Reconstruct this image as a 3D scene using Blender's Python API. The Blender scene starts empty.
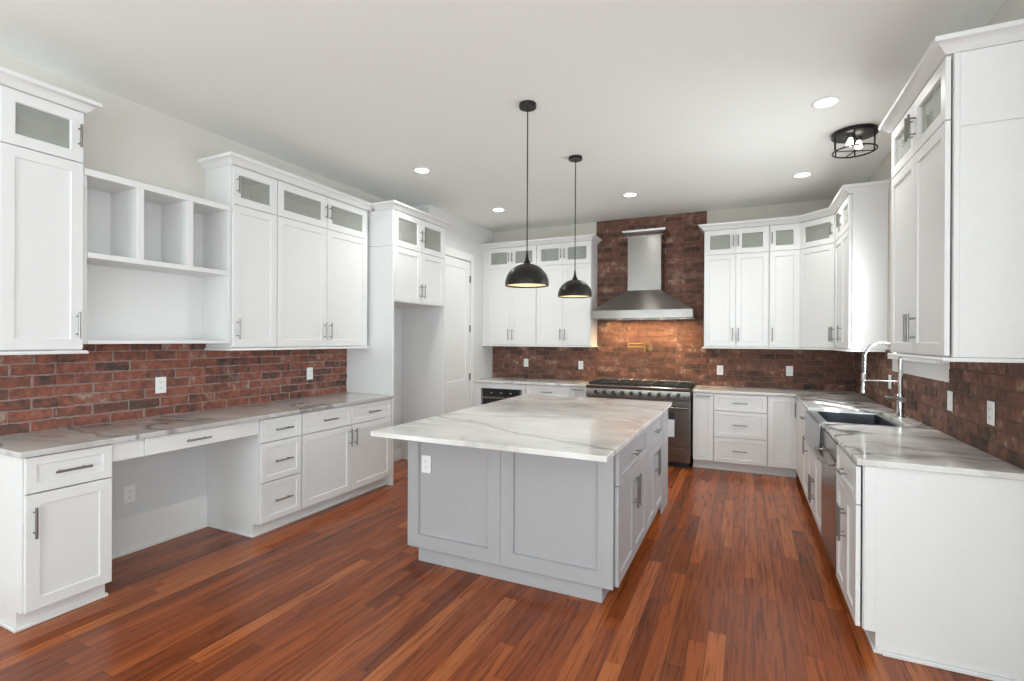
import bpy, bmesh, math, random
from mathutils import Vector, Matrix

random.seed(7)
S = bpy.context.scene
COL = S.collection

# ------------------------------------------------------------------ camera
FPX, YAW, PITCH, ROLL, CAMZ = 495.3, math.radians(25.209), math.radians(-0.058), math.radians(0.2495), 1.475
F = Vector((-math.sin(YAW) * math.cos(PITCH), math.cos(YAW) * math.cos(PITCH), math.sin(PITCH)))
R0 = Vector((math.cos(YAW), math.sin(YAW), 0))
U0 = R0.cross(F)
Rv = math.cos(ROLL) * R0 + math.sin(ROLL) * U0
Uv = -math.sin(ROLL) * R0 + math.cos(ROLL) * U0
cd = bpy.data.cameras.new('camera')
cam = bpy.data.objects.new('camera', cd)
COL.objects.link(cam)
cam.matrix_world = Matrix(((Rv.x, Uv.x, -F.x, 0), (Rv.y, Uv.y, -F.y, 0), (Rv.z, Uv.z, -F.z, CAMZ), (0, 0, 0, 1)))
cd.sensor_fit = 'HORIZONTAL'
cd.sensor_width = 36.0
cd.lens = FPX / 1024 * 36.0
cd.clip_start = 0.05
S.camera = cam

# ------------------------------------------------------------------ view, world, sun, daylight
S.view_settings.view_transform = 'Standard'
S.view_settings.look = 'None'
S.view_settings.gamma = 1.0
S.view_settings.use_curve_mapping = False
S.view_settings.exposure = 0.0
S.cycles.max_bounces = 12
S.cycles.diffuse_bounces = 6
S.cycles.glossy_bounces = 5
S.cycles.transmission_bounces = 8
S.cycles.transparent_max_bounces = 16
S.cycles.sample_clamp_indirect = 6.0
S.cycles.caustics_reflective = True

W = bpy.data.worlds.new('World')
S.world = W
W.use_nodes = True
bg = W.node_tree.nodes['Background']
bg.inputs['Color'].default_value = (0.86, 0.93, 1.0, 1)
bg.inputs['Strength'].default_value = 1.2

sd = bpy.data.lights.new('sun', 'SUN')
sun = bpy.data.objects.new('sun', sd)
COL.objects.link(sun)
sd.energy = 26.0
sd.angle = math.radians(0.6)
sd.color = (0.95, 0.97, 0.95)
sun.rotation_euler = Vector((-0.50, 0.75, -1.0)).to_track_quat('-Z', 'Y').to_euler()


def area(name, loc, target, sx, sy, power, color=(1, 1, 1)):
    d = bpy.data.lights.new(name, 'AREA')
    d.shape = 'RECTANGLE'
    d.size, d.size_y, d.energy, d.color = sx, sy, power, color
    o = bpy.data.objects.new(name, d)
    COL.objects.link(o)
    o.location = loc
    o.rotation_euler = (Vector(target) - Vector(loc)).to_track_quat('-Z', 'Y').to_euler()
    return o


# daylight entering by the two wide windows of the rear wall and the patio window of the right wall
area('daylight_rear_left', (-2.45, -3.33, 1.45), (-2.45, -0.3, 4.2), 2.1, 2.3, 136, (0.82, 0.95, 1.0))
area('daylight_rear_right', (0.75, -3.33, 1.45), (0.75, -0.3, 4.2), 2.1, 2.3, 132, (0.82, 0.95, 1.0))
area('daylight_patio', (2.47, -0.9, 1.45), (-0.5, -0.9, 4.2), 2.6, 2.3, 132, (0.82, 0.95, 1.0))
area('daylight_sink_window', (1.22, 4.455, 1.8), (-3, 4.455, 1.2), 1.05, 0.8, 48, (0.93, 0.97, 1.0))


# ------------------------------------------------------------------ materials
def mat(name, rgb=(0.8, 0.8, 0.8), rough=0.5, metal=0.0, coat=0.0, spec=0.5):
    m = bpy.data.materials.new(name)
    m.use_nodes = True
    b = m.node_tree.nodes['Principled BSDF']
    b.inputs['Base Color'].default_value = (*rgb, 1)
    b.inputs['Roughness'].default_value = rough
    b.inputs['Metallic'].default_value = metal
    b.inputs['Coat Weight'].default_value = coat
    b.inputs['Specular IOR Level'].default_value = spec
    return m


def nodes(m):
    nt = m.node_tree
    return nt, nt.nodes['Principled BSDF']


def N(nt, t, **kw):
    n = nt.nodes.new(t)
    for k, v in kw.items():
        setattr(n, k, v)
    return n


def ramp(nt, stops, interp='LINEAR'):
    r = nt.nodes.new('ShaderNodeValToRGB')
    r.color_ramp.interpolation = interp
    e = r.color_ramp.elements
    while len(e) < len(stops):
        e.new(0.5)
    for i, (p, c) in enumerate(stops):
        e[i].position = p
        e[i].color = (*c, 1) if len(c) == 3 else c
    return r


def fine_noise(m, amt=0.02, scale=40.0, bump=0.02):
    """slight roller / spray texture on painted surfaces"""
    nt, b = nodes(m)
    L = nt.links
    g = N(nt, 'ShaderNodeNewGeometry')
    n = N(nt, 'ShaderNodeTexNoise')
    n.inputs['Scale'].default_value = scale
    n.inputs['Detail'].default_value = 3
    L.new(g.outputs['Position'], n.inputs['Vector'])
    c = b.inputs['Base Color'].default_value
    r = ramp(nt, [(0.3, [max(0, x - amt) for x in c[:3]]), (0.7, [min(1, x + amt) for x in c[:3]])])
    L.new(n.outputs['Fac'], r.inputs['Fac'])
    L.new(r.outputs['Color'], b.inputs['Base Color'])
    if bump:
        bp = N(nt, 'ShaderNodeBump')
        bp.inputs['Strength'].default_value = bump
        bp.inputs['Distance'].default_value = 0.002
        L.new(n.outputs['Fac'], bp.inputs['Height'])
        L.new(bp.outputs['Normal'], b.inputs['Normal'])
    return m


WHITE = fine_noise(mat('white_cabinet_paint', (0.775, 0.772, 0.765), 0.34), 0.006, 25, 0.0)
TRIMW = fine_noise(mat('white_trim_paint', (0.83, 0.83, 0.82), 0.35), 0.006, 25, 0.0)
GRAY = fine_noise(mat('grey_island_paint', (0.405, 0.396, 0.408), 0.38), 0.008, 25, 0.0)
WALL = fine_noise(mat('greige_wall_paint', (0.66, 0.628, 0.58), 0.7), 0.01, 60, 0.03)
CEIL = fine_noise(mat('ceiling_paint', (0.87, 0.877, 0.852), 0.75), 0.008, 60, 0.03)
STEEL = mat('brushed_stainless', (0.265, 0.245, 0.228), 0.25, 1.0)
NICKEL = mat('satin_nickel', (0.27, 0.26, 0.25), 0.32, 1.0)
BLACKM = mat('black_metal', (0.018, 0.016, 0.015), 0.35, 0.6)
BRONZE = mat('black_enamel_shade', (0.010, 0.008, 0.006), 0.34, 0.0, 0.0, 0.35)
IRON = mat('cast_iron', (0.012, 0.012, 0.012), 0.55)
BRASS = mat('aged_brass', (0.36, 0.25, 0.10), 0.32, 1.0)
PLASTIC = mat('white_plastic', (0.86, 0.86, 0.85), 0.35)
SLOT = mat('dark_slot', (0.05, 0.05, 0.05), 0.5)
BGLASS = mat('black_glass', (0.01, 0.01, 0.012), 0.06)
PAPER = mat('white_paper_label', (0.75, 0.77, 0.80), 0.6)
INK = mat('black_printed_label', (0.015, 0.015, 0.02), 0.5)
SHADEIN = mat('cream_shade_lining', (0.85, 0.78, 0.6), 0.6)


def brushed(m):
    """horizontally brushed metal: highlights stretch vertically"""
    nt, b = nodes(m)
    t = N(nt, 'ShaderNodeTangent', direction_type='RADIAL', axis='Z')
    b.inputs['Anisotropic'].default_value = 0.7
    b.inputs['Anisotropic Rotation'].default_value = 0.25
    nt.links.new(t.outputs[0], b.inputs['Tangent'])


brushed(STEEL)


def emit(name, rgb, strength):
    m = bpy.data.materials.new(name)
    m.use_nodes = True
    b = m.node_tree.nodes['Principled BSDF']
    b.inputs['Base Color'].default_value = (0.9, 0.9, 0.9, 1)
    b.inputs['Emission Color'].default_value = (*rgb, 1)
    b.inputs['Emission Strength'].default_value = strength
    return m


CANLIGHT = emit('downlight_lens', (1.0, 0.95, 0.88), 9.0)
BULB = emit('warm_bulb', (1.0, 0.78, 0.5), 12.0)
COOLBULB = emit('clear_bulb_lit', (1.0, 0.93, 0.85), 6.0)
HOODBULB = emit('hood_lamp_lens', (1.0, 0.72, 0.4), 20.0)


def thin_glass(name, tint, refl, rough=0.03):
    m = bpy.data.materials.new(name)
    m.use_nodes = True
    nt = m.node_tree
    nt.nodes.clear()
    L = nt.links
    out = N(nt, 'ShaderNodeOutputMaterial')
    t = N(nt, 'ShaderNodeBsdfTransparent')
    t.inputs['Color'].default_value = (*tint, 1)
    g = N(nt, 'ShaderNodeBsdfGlossy')
    g.inputs['Roughness'].default_value = rough
    g.inputs['Color'].default_value = (0.9, 0.93, 0.92, 1)
    lw = N(nt, 'ShaderNodeLayerWeight')
    lw.inputs['Blend'].default_value = 0.5
    fr = N(nt, 'ShaderNodeMath', operation='POWER')
    fr.inputs[1].default_value = 4.0
    L.new(lw.outputs['Facing'], fr.inputs[0])
    ma = N(nt, 'ShaderNodeMath', operation='ADD', use_clamp=True)
    ma.inputs[1].default_value = refl
    mx = N(nt, 'ShaderNodeMixShader')
    L.new(fr.outputs[0], ma.inputs[0])
    L.new(ma.outputs[0], mx.inputs['Fac'])
    L.new(t.outputs[0], mx.inputs[1])
    L.new(g.outputs[0], mx.inputs[2])
    L.new(mx.outputs[0], out.inputs['Surface'])
    return m


PANE = thin_glass('window_glass', (0.97, 0.98, 0.98), 0.03)
CABGLASS = thin_glass('cabinet_glass', (0.95, 0.96, 0.93), 0.02)


def seeded(m, c, amt):
    nt = m.node_tree
    L = nt.links
    out = [n for n in nt.nodes if n.type == 'OUTPUT_MATERIAL'][0]
    src = out.inputs['Surface'].links[0].from_socket
    d = N(nt, 'ShaderNodeBsdfDiffuse')
    d.inputs['Color'].default_value = (*c, 1)
    mx = N(nt, 'ShaderNodeMixShader')
    mx.inputs['Fac'].default_value = amt
    L.new(src, mx.inputs[1])
    L.new(d.outputs[0], mx.inputs[2])
    L.new(mx.outputs[0], out.inputs['Surface'])


seeded(CABGLASS, (0.58, 0.59, 0.55), 0.33)      # lightly frosted
CLEAR = thin_glass('clear_lamp_glass', (0.95, 0.96, 0.96), 0.02)


def marble(name, ang, off=0.0, streak=None, dark=1.0, vs=1.0, spec=0.7, cloud=1.0):
    m = mat(name, (0.8, 0.8, 0.78), 0.07, 0, 0.0, spec)
    nt, b = nodes(m)
    L = nt.links
    g = N(nt, 'ShaderNodeNewGeometry')
    mp = N(nt, 'ShaderNodeMapping')
    mp.inputs['Rotation'].default_value = (0, 0, math.radians(ang))
    mp.inputs['Location'].default_value = (off, off * 0.7, 0)
    mp.inputs['Scale'].default_value = (0.7, 1.6, 1.0)
    L.new(g.outputs['Position'], mp.inputs['Vector'])
    w = N(nt, 'ShaderNodeTexNoise')
    w.inputs['Scale'].default_value = 1.1
    w.inputs['Detail'].default_value = 6
    L.new(mp.outputs['Vector'], w.inputs['Vector'])
    ws = N(nt, 'ShaderNodeVectorMath', operation='SCALE')
    ws.inputs['Scale'].default_value = 0.9
    L.new(w.outputs['Color'], ws.inputs[0])
    wa = N(nt, 'ShaderNodeVectorMath', operation='ADD')
    L.new(mp.outputs['Vector'], wa.inputs[0])
    L.new(ws.outputs['Vector'], wa.inputs[1])

    def vein(scale, lo, hi, detail=4, off=0.0):
        a = N(nt, 'ShaderNodeVectorMath', operation='ADD')
        a.inputs[1].default_value = (off, off * 1.7, off)
        L.new(wa.outputs['Vector'], a.inputs[0])
        n = N(nt, 'ShaderNodeTexNoise')
        n.inputs['Scale'].default_value = scale
        n.inputs['Detail'].default_value = detail
        L.new(a.outputs['Vector'], n.inputs['Vector'])
        s = N(nt, 'ShaderNodeMath', operation='SUBTRACT')
        s.inputs[1].default_value = 0.5
        L.new(n.outputs['Fac'], s.inputs[0])
        ab = N(nt, 'ShaderNodeMath', operation='ABSOLUTE')
        L.new(s.outputs[0], ab.inputs[0])
        r = N(nt, 'ShaderNodeMapRange', interpolation_type='SMOOTHSTEP')
        r.inputs['From Min'].default_value = lo
        r.inputs['From Max'].default_value = hi
        r.inputs['To Min'].default_value = 1.0
        r.inputs['To Max'].default_value = 0.0
        L.new(ab.outputs[0], r.inputs['Value'])
        return r.outputs['Result']

    v1 = vein(0.8, 0.0, 0.022, 3, 3.3)
    v2 = vein(1.7, 0.0, 0.05, 6, 7.1)
    cl = N(nt, 'ShaderNodeTexNoise')
    cl.inputs['Scale'].default_value = 1.5
    cl.inputs['Detail'].default_value = 7
    cl.inputs['Roughness'].default_value = 0.62
    L.new(wa.outputs['Vector'], cl.inputs['Vector'])
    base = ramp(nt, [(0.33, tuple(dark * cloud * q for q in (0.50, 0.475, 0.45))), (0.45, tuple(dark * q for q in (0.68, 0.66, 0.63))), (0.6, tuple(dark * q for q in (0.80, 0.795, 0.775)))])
    L.new(cl.outputs['Fac'], base.inputs['Fac'])
    prev = base.outputs['Color']
    for v, amt, c in ((v2, 0.28 * vs, (0.42, 0.40, 0.38)), (v1, 0.62 * vs, (0.26, 0.245, 0.24))):
        mu = N(nt, 'ShaderNodeMath', operation='MULTIPLY')
        mu.inputs[1].default_value = amt
        L.new(v, mu.inputs[0])
        mx = N(nt, 'ShaderNodeMixRGB')
        mx.inputs['Color2'].default_value = (*c, 1)
        L.new(mu.outputs[0], mx.inputs['Fac'])
        L.new(prev, mx.inputs['Color1'])
        prev = mx.outputs['Color']
    if streak:
        # one long dark vein of the slab: y = a + b x, wandering
        a0, b0, x_hi = streak
        sp = N(nt, 'ShaderNodeSeparateXYZ')
        L.new(g.outputs['Position'], sp.inputs[0])
        wn = N(nt, 'ShaderNodeTexNoise')
        wn.inputs['Scale'].default_value = 2.6
        wn.inputs['Detail'].default_value = 5
        L.new(g.outputs['Position'], wn.inputs['Vector'])

        def M(op, x, y):
            n = N(nt, 'ShaderNodeMath', operation=op)
            for i, q in enumerate((x, y)):
                if isinstance(q, (int, float)):
                    n.inputs[i].default_value = q
                else:
                    L.new(q, n.inputs[i])
            return n.outputs[0]
        d = M('SUBTRACT', sp.outputs['Y'], M('ADD', M('MULTIPLY', sp.outputs['X'], b0), a0))
        d = M('ADD', d, M('MULTIPLY', M('SUBTRACT', wn.outputs['Fac'], 0.5), 0.34))
        ab = N(nt, 'ShaderNodeMath', operation='ABSOLUTE')
        L.new(d, ab.inputs[0])
        r = N(nt, 'ShaderNodeMapRange', interpolation_type='SMOOTHSTEP')
        r.inputs['From Min'].default_value = 0.002
        r.inputs['From Max'].default_value = 0.035
        r.inputs['To Min'].default_value = 0.7
        r.inputs['To Max'].default_value = 0.0
        L.new(ab.outputs[0], r.inputs['Value'])
        mx = N(nt, 'ShaderNodeMixRGB')
        mx.inputs['Color2'].default_value = (0.33, 0.32, 0.30, 1)
        L.new(r.outputs['Result'], mx.inputs['Fac'])
        L.new(prev, mx.inputs['Color1'])
        prev = mx.outputs['Color']
    L.new(prev, b.inputs['Base Color'])
    return m


MARBLE = marble('island_marble', 20, 0.0, (2.22, -0.43, 0), 1.0, 0.55, 0.4)
MARBLEL = marble('left_marble', 82, 4.0, None, 0.72, 1.6, 0.7, 0.7)  # same stone, base darkened for cabinet shade and the brick reflection
MARBLER = marble('right_marble', -35, 9.0, None, 1.0, 1.6, 0.6, 0.5)
MARBLEB = marble('back_marble', 10, 2.0)


def wood_floor():
    m = mat('red_oak_floor', (0.3, 0.1, 0.05), 0.2, 0, 0.0, 0.3)
    nt, b = nodes(m)
    L = nt.links
    g = N(nt, 'ShaderNodeNewGeometry')
    sp = N(nt, 'ShaderNodeSeparateXYZ')
    L.new(g.outputs['Position'], sp.inputs[0])

    def M(op, a, bb=None, clamp=False):
        n = N(nt, 'ShaderNodeMath', operation=op, use_clamp=clamp)
        for i, x in enumerate((a, bb)):
            if x is None:
                continue
            if isinstance(x, (int, float)):
                n.inputs[i].default_value = x
            else:
                L.new(x, n.inputs[i])
        return n.outputs[0]

    PW, PL = 0.083, 1.15
    u = M('DIVIDE', M('ADD', sp.outputs['X'], 20.0), PW)
    row = M('FLOOR', u)
    fu = M('FRACT', u)
    wn = N(nt, 'ShaderNodeTexWhiteNoise', noise_dimensions='1D')
    L.new(row, wn.inputs['W'])
    v = M('ADD', M('DIVIDE', M('ADD', sp.outputs['Y'], 20.0), PL), M('MULTIPLY', wn.outputs['Value'], 7.31))
    cell = M('FLOOR', v)
    fv = M('FRACT', v)
    cv = N(nt, 'ShaderNodeCombineXYZ')
    L.new(row, cv.inputs['X'])
    L.new(cell, cv.inputs['Y'])
    w2 = N(nt, 'ShaderNodeTexWhiteNoise', noise_dimensions='2D')
    L.new(cv.outputs[0], w2.inputs['Vector'])
    col = ramp(nt, [(0.0, (0.165, 0.038, 0.010)), (0.3, (0.235, 0.054, 0.014)), (0.6, (0.29, 0.071, 0.018)),
                    (0.85, (0.35, 0.092, 0.024)), (1.0, (0.40, 0.118, 0.033))])
    L.new(w2.outputs['Value'], col.inputs['Fac'])
    # grain
    gv = N(nt, 'ShaderNodeCombineXYZ')
    L.new(M('MULTIPLY', sp.outputs['X'], 60.0), gv.inputs['X'])
    L.new(M('ADD', M('MULTIPLY', sp.outputs['Y'], 2.6), M('MULTIPLY', w2.outputs['Value'], 90.0)), gv.inputs['Y'])
    L.new(M('MULTIPLY', w2.outputs['Value'], 33.0), gv.inputs['Z'])
    gn = N(nt, 'ShaderNodeTexNoise')
    gn.inputs['Scale'].default_value = 1.0
    gn.inputs['Detail'].default_value = 5
    gn.inputs['Distortion'].default_value = 0.8
    L.new(gv.outputs[0], gn.inputs['Vector'])
    gr = ramp(nt, [(0.36, (0.48, 0.43, 0.38)), (0.48, (0.95, 0.95, 0.95)), (0.66, (1.25, 1.25, 1.22))])
    L.new(gn.outputs['Fac'], gr.inputs['Fac'])
    mx = N(nt, 'ShaderNodeMixRGB', blend_type='MULTIPLY')
    mx.inputs['Fac'].default_value = 0.8
    L.new(col.outputs['Color'], mx.inputs['Color1'])
    L.new(gr.outputs['Color'], mx.inputs['Color2'])
    # joints between boards
    eu = M('MINIMUM', fu, M('SUBTRACT', 1.0, fu))
    ev = M('MULTIPLY', M('MINIMUM', fv, M('SUBTRACT', 1.0, fv)), PL / PW)
    e = M('MINIMUM', eu, ev)
    jr = N(nt, 'ShaderNodeMapRange')
    jr.inputs['From Min'].default_value = 0.0
    jr.inputs['From Max'].default_value = 0.022
    L.new(e, jr.inputs['Value'])
    mj = N(nt, 'ShaderNodeMixRGB')
    mj.inputs['Color1'].default_value = (0.035, 0.012, 0.006, 1)
    L.new(jr.outputs['Result'], mj.inputs['Fac'])
    L.new(mx.outputs['Color'], mj.inputs['Color2'])
    L.new(mj.outputs['Color'], b.inputs['Base Color'])
    bp = N(nt, 'ShaderNodeBump')
    bp.inputs['Strength'].default_value = 0.12
    bp.inputs['Distance'].default_value = 0.001
    L.new(M('ADD', jr.outputs['Result'], M('MULTIPLY', gn.outputs['Fac'], 0.25)), bp.inputs['Height'])
    L.new(bp.outputs['Normal'], b.inputs['Normal'])
    rr = N(nt, 'ShaderNodeMapRange')
    rr.inputs['To Min'].default_value = 0.17
    rr.inputs['To Max'].default_value = 0.30
    L.new(gn.outputs['Fac'], rr.inputs['Value'])
    L.new(rr.outputs['Result'], b.inputs['Roughness'])
    return m


FLOOR = wood_floor()


def brick_mat(name, stops, white=0.3, rough=0.8):
    m = mat(name, (0.3, 0.12, 0.08), rough)
    nt, b = nodes(m)
    L = nt.links
    g = N(nt, 'ShaderNodeNewGeometry')
    n = N(nt, 'ShaderNodeTexNoise')
    n.inputs['Scale'].default_value = 17
    n.inputs['Detail'].default_value = 8
    n.inputs['Roughness'].default_value = 0.65
    L.new(g.outputs['Position'], n.inputs['Vector'])
    ad = N(nt, 'ShaderNodeMath', operation='MULTIPLY_ADD')
    ad.inputs[1].default_value = 2.3
    L.new(n.outputs['Fac'], ad.inputs[0])
    su = N(nt, 'ShaderNodeMath', operation='MULTIPLY_ADD')
    su.inputs[1].default_value = 0.7
    su.inputs[2].default_value = -1.0
    L.new(g.outputs['Random Per Island'], su.inputs[0])
    L.new(su.outputs[0], ad.inputs[2])
    r = ramp(nt, stops)
    L.new(ad.outputs[0], r.inputs['Fac'])
    # lime smears
    n2 = N(nt, 'ShaderNodeTexNoise')
    n2.inputs['Scale'].default_value = 5.5
    n2.inputs['Detail'].default_value = 8
    n2.inputs['Roughness'].default_value = 0.7
    L.new(g.outputs['Position'], n2.inputs['Vector'])
    wr = N(nt, 'ShaderNodeMapRange')
    wr.inputs['From Min'].default_value = 0.555
    wr.inputs['From Max'].default_value = 0.75
    wr.inputs['To Max'].default_value = white
    L.new(n2.outputs['Fac'], wr.inputs['Value'])
    mx = N(nt, 'ShaderNodeMixRGB')
    mx.inputs['Color2'].default_value = (0.42, 0.29, 0.235, 1)
    L.new(wr.outputs['Result'], mx.inputs['Fac'])
    L.new(r.outputs['Color'], mx.inputs['Color1'])
    L.new(mx.outputs['Color'], b.inputs['Base Color'])
    bp = N(nt, 'ShaderNodeBump')
    bp.inputs['Strength'].default_value = 0.6
    bp.inputs['Distance'].default_value = 0.006
    n3 = N(nt, 'ShaderNodeTexNoise')
    n3.inputs['Scale'].default_value = 70
    n3.inputs['Detail'].default_value = 6
    L.new(g.outputs['Position'], n3.inputs['Vector'])
    L.new(n3.outputs['Fac'], bp.inputs['Height'])
    L.new(bp.outputs['Normal'], b.inputs['Normal'])
    return m


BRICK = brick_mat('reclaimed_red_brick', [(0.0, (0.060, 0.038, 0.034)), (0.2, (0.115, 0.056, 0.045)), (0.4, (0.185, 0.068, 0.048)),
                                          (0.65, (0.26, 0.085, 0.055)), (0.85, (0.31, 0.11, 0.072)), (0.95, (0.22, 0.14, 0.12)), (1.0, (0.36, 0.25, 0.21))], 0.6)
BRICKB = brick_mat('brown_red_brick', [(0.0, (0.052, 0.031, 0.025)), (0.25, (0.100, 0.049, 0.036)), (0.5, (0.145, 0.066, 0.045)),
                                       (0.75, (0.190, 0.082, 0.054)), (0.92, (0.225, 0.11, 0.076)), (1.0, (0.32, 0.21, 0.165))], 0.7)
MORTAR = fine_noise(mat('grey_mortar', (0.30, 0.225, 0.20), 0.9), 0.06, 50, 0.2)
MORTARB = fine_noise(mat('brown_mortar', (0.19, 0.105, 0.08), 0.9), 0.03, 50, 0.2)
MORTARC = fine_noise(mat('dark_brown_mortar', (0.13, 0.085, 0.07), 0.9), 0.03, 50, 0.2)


# ------------------------------------------------------------------ mesh helpers
class MB:
    def __init__(s):
        s.bm = bmesh.new()

    def box(s, x0, x1, y0, y1, z0, z1):
        x0, x1 = min(x0, x1), max(x0, x1)
        y0, y1 = min(y0, y1), max(y0, y1)
        z0, z1 = min(z0, z1), max(z0, z1)
        v = [s.bm.verts.new(p) for p in ((x0, y0, z0), (x1, y0, z0), (x1, y1, z0), (x0, y1, z0),
                                         (x0, y0, z1), (x1, y0, z1), (x1, y1, z1), (x0, y1, z1))]
        for f in ((0, 3, 2, 1), (4, 5, 6, 7), (0, 1, 5, 4), (1, 2, 6, 5), (2, 3, 7, 6), (3, 0, 4, 7)):
            s.bm.faces.new([v[i] for i in f])
        return s

    def ring_stack(s, rings, cap0=True, cap1=True, closed=True):
        vs = [[s.bm.verts.new(p) for p in r] for r in rings]
        n = len(vs[0])
        for a, b in zip(vs, vs[1:]):
            for i in range(n if closed else n - 1):
                j = (i + 1) % n
                s.bm.faces.new((a[i], a[j], b[j], b[i]))
        if cap0:
            s.bm.faces.new(vs[0][::-1])
        if cap1:
            s.bm.faces.new(vs[-1])
        return s

    def tube(s, pts, r, n=12, radii=None):
        pts = [Vector(p) for p in pts]
        rings = []
        ref = None
        for i, p in enumerate(pts):
            d = (pts[min(i + 1, len(pts) - 1)] - pts[max(i - 1, 0)]).normalized()
            if ref is None:
                ref = d.orthogonal().normalized()
            ref = (ref - d * ref.dot(d)).normalized()
            o = d.cross(ref)
            rr = radii[i] if radii else r
            rings.append([p + rr * (math.cos(2 * math.pi * k / n) * ref + math.sin(2 * math.pi * k / n) * o) for k in range(n)])
        return s.ring_stack(rings)

    def cyl(s, p0, p1, r, n=16, r1=None):
        return s.tube([p0, p1], r, n, [r, r if r1 is None else r1])

    def lathe(s, prof, c=(0, 0, 0), n=40, closed_prof=False):
        """profile of (radius, z) turned about the z axis"""
        rings = []
        for r, z in prof:
            r = max(r, 1e-4)
            rings.append([(c[0] + r * math.cos(2 * math.pi * k / n), c[1] + r * math.sin(2 * math.pi * k / n), c[2] + z) for k in range(n)])
        if closed_prof:
            rings.append(rings[0])
            return s.ring_stack(rings, False, False)
        return s.ring_stack(rings)

    def torus(s, c, R, r, n=40, m=8):
        for i in range(1):
            g = []
            for k in range(n):
                a = 2 * math.pi * k / n
                g.append([s.bm.verts.new((c[0] + (R + r * math.cos(2 * math.pi * j / m)) * math.cos(a),
                                          c[1] + (R + r * math.cos(2 * math.pi * j / m)) * math.sin(a),
                                          c[2] + r * math.sin(2 * math.pi * j / m))) for j in range(m)])
            for k in range(n):
                for j in range(m):
                    s.bm.faces.new((g[k][j], g[(k + 1) % n][j], g[(k + 1) % n][(j + 1) % m], g[k][(j + 1) % m]))
        return s

    def prism(s, poly, z0, z1):
        a = [s.bm.verts.new((x, y, z0)) for x, y in poly]
        b = [s.bm.verts.new((x, y, z1)) for x, y in poly]
        s.bm.faces.new(a[::-1])
        s.bm.faces.new(b)
        n = len(poly)
        for i in range(n):
            j = (i + 1) % n
            s.bm.faces.new((a[i], a[j], b[j], b[i]))
        return s

    def sweep(s, path, prof):
        """profile [(outward, z)] (closed outline) swept along a plan path, outward = right-hand side, mitred"""
        P = [Vector(p) for p in path]
        nrm = []
        for a, b in zip(P, P[1:]):
            d = (b - a).normalized()
            nrm.append(Vector((d.y, -d.x)))
        rings = []
        for i, p in enumerate(P):
            if i == 0:
                o = nrm[0]
            elif i == len(P) - 1:
                o = nrm[-1]
            else:
                o = (nrm[i - 1] + nrm[i]) / (1 + nrm[i - 1].dot(nrm[i]))
            rings.append([(p.x + o.x * u, p.y + o.y * u, z) for u, z in prof])
        return s.ring_stack(rings)

    def shaker(s, x0, x1, z0, z1, t=0.02, st=0.057, rec=0.010, y=0.0, hole=False, ch=0.0018):
        """shaker front: flat frame and recessed panel, front face at y-t"""
        def R(ix, iz, yy):
            return [(x0 + ix, yy, z0 + iz), (x1 - ix, yy, z0 + iz), (x1 - ix, yy, z1 - iz), (x0 + ix, yy, z1 - iz)]
        if hole:
            rings = [R(0, 0, y), R(0, 0, y - t + ch), R(ch, ch, y - t), R(st, st, y - t), R(st + 0.004, st + 0.004, y - t + 0.006), R(st + 0.004, st + 0.004, y), R(0, 0, y)]
            s.ring_stack(rings, False, False)
        else:
            rings = [R(0, 0, y), R(0, 0, y - t + ch), R(ch, ch, y - t), R(st, st, y - t), R(st + 0.003, st + 0.003, y - t + rec)]
            s.ring_stack(rings)
        return s

    def build(s, name, m, parent=None, bevel=0.0, smooth=True, loc=None, rot=None):
        bmesh.ops.remove_doubles(s.bm, verts=s.bm.verts, dist=1e-6) if False else None
        bmesh.ops.recalc_face_normals(s.bm, faces=s.bm.faces)
        me = bpy.data.meshes.new(name)
        s.bm.to_mesh(me)
        s.bm.free()
        if smooth:
            me.polygons.foreach_set('use_smooth', [True] * len(me.polygons))
            me.set_sharp_from_angle(angle=math.radians(32))
        for k in (m if isinstance(m, (list, tuple)) else [m]):
            me.materials.append(k)
        o = bpy.data.objects.new(name, me)
        COL.objects.link(o)
        if parent is not None:
            o.parent = parent
        if loc:
            o.location = loc
        if rot:
            o.rotation_euler = rot
        if bevel:
            bv = o.modifiers.new('edge', 'BEVEL')
            bv.width = bevel
            bv.segments = 2
            bv.limit_method = 'ANGLE'
            bv.angle_limit = math.radians(40)
        return o


def tag(o, label, cat, group=None):
    o['label'] = label
    o['category'] = cat
    if group:
        o['group'] = group
    return o


def thing(name, label, cat, loc=(0, 0, 0), rz=0.0, group=None):
    o = bpy.data.objects.new(name, None)
    COL.objects.link(o)
    o.empty_display_size = 0.1
    o.location = loc
    o.rotation_euler = (0, 0, rz)
    return tag(o, label, cat, group)


def struct(o):
    o['kind'] = 'structure'
    return o


# ------------------------------------------------------------------ room
LX, RX, BY, RY, CZ, PX = -3.835, 1.12, 6.69, -3.3, 3.11, -3.47
T = 0.12
PXR = 2.4                                # the family room behind the camera is wider on the right
struct(MB().prism([(LX - T, RY - T), (PXR + T, RY - T), (PXR + T, 2.0 + T), (RX + T, 2.0 + T), (RX + T, BY + T), (LX - T, BY + T)], -0.12, 0).build('floor', FLOOR))
struct(MB().prism([(LX - T, RY - T), (PXR + T, RY - T), (PXR + T, 2.0 + T), (RX + T, 2.0 + T), (RX + T, BY + T), (LX - T, BY + T)], CZ, CZ + 0.12).build('ceiling', CEIL))
struct(MB().box(LX - T, LX, RY, BY, 0, CZ).build('wall_left', WALL))
struct(MB().box(LX - T, RX + T, BY, BY + T, 0, CZ).build('wall_back', fine_noise(mat('warm_lit_wall_paint', (0.60, 0.555, 0.49), 0.7), 0.01, 60, 0.03)))  # same paint as the left wall, warm lamp light put into its colour
NICHE = fine_noise(mat('grey_niche_paint', (0.68, 0.69, 0.695), 0.7), 0.01, 60, 0.03)
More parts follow.
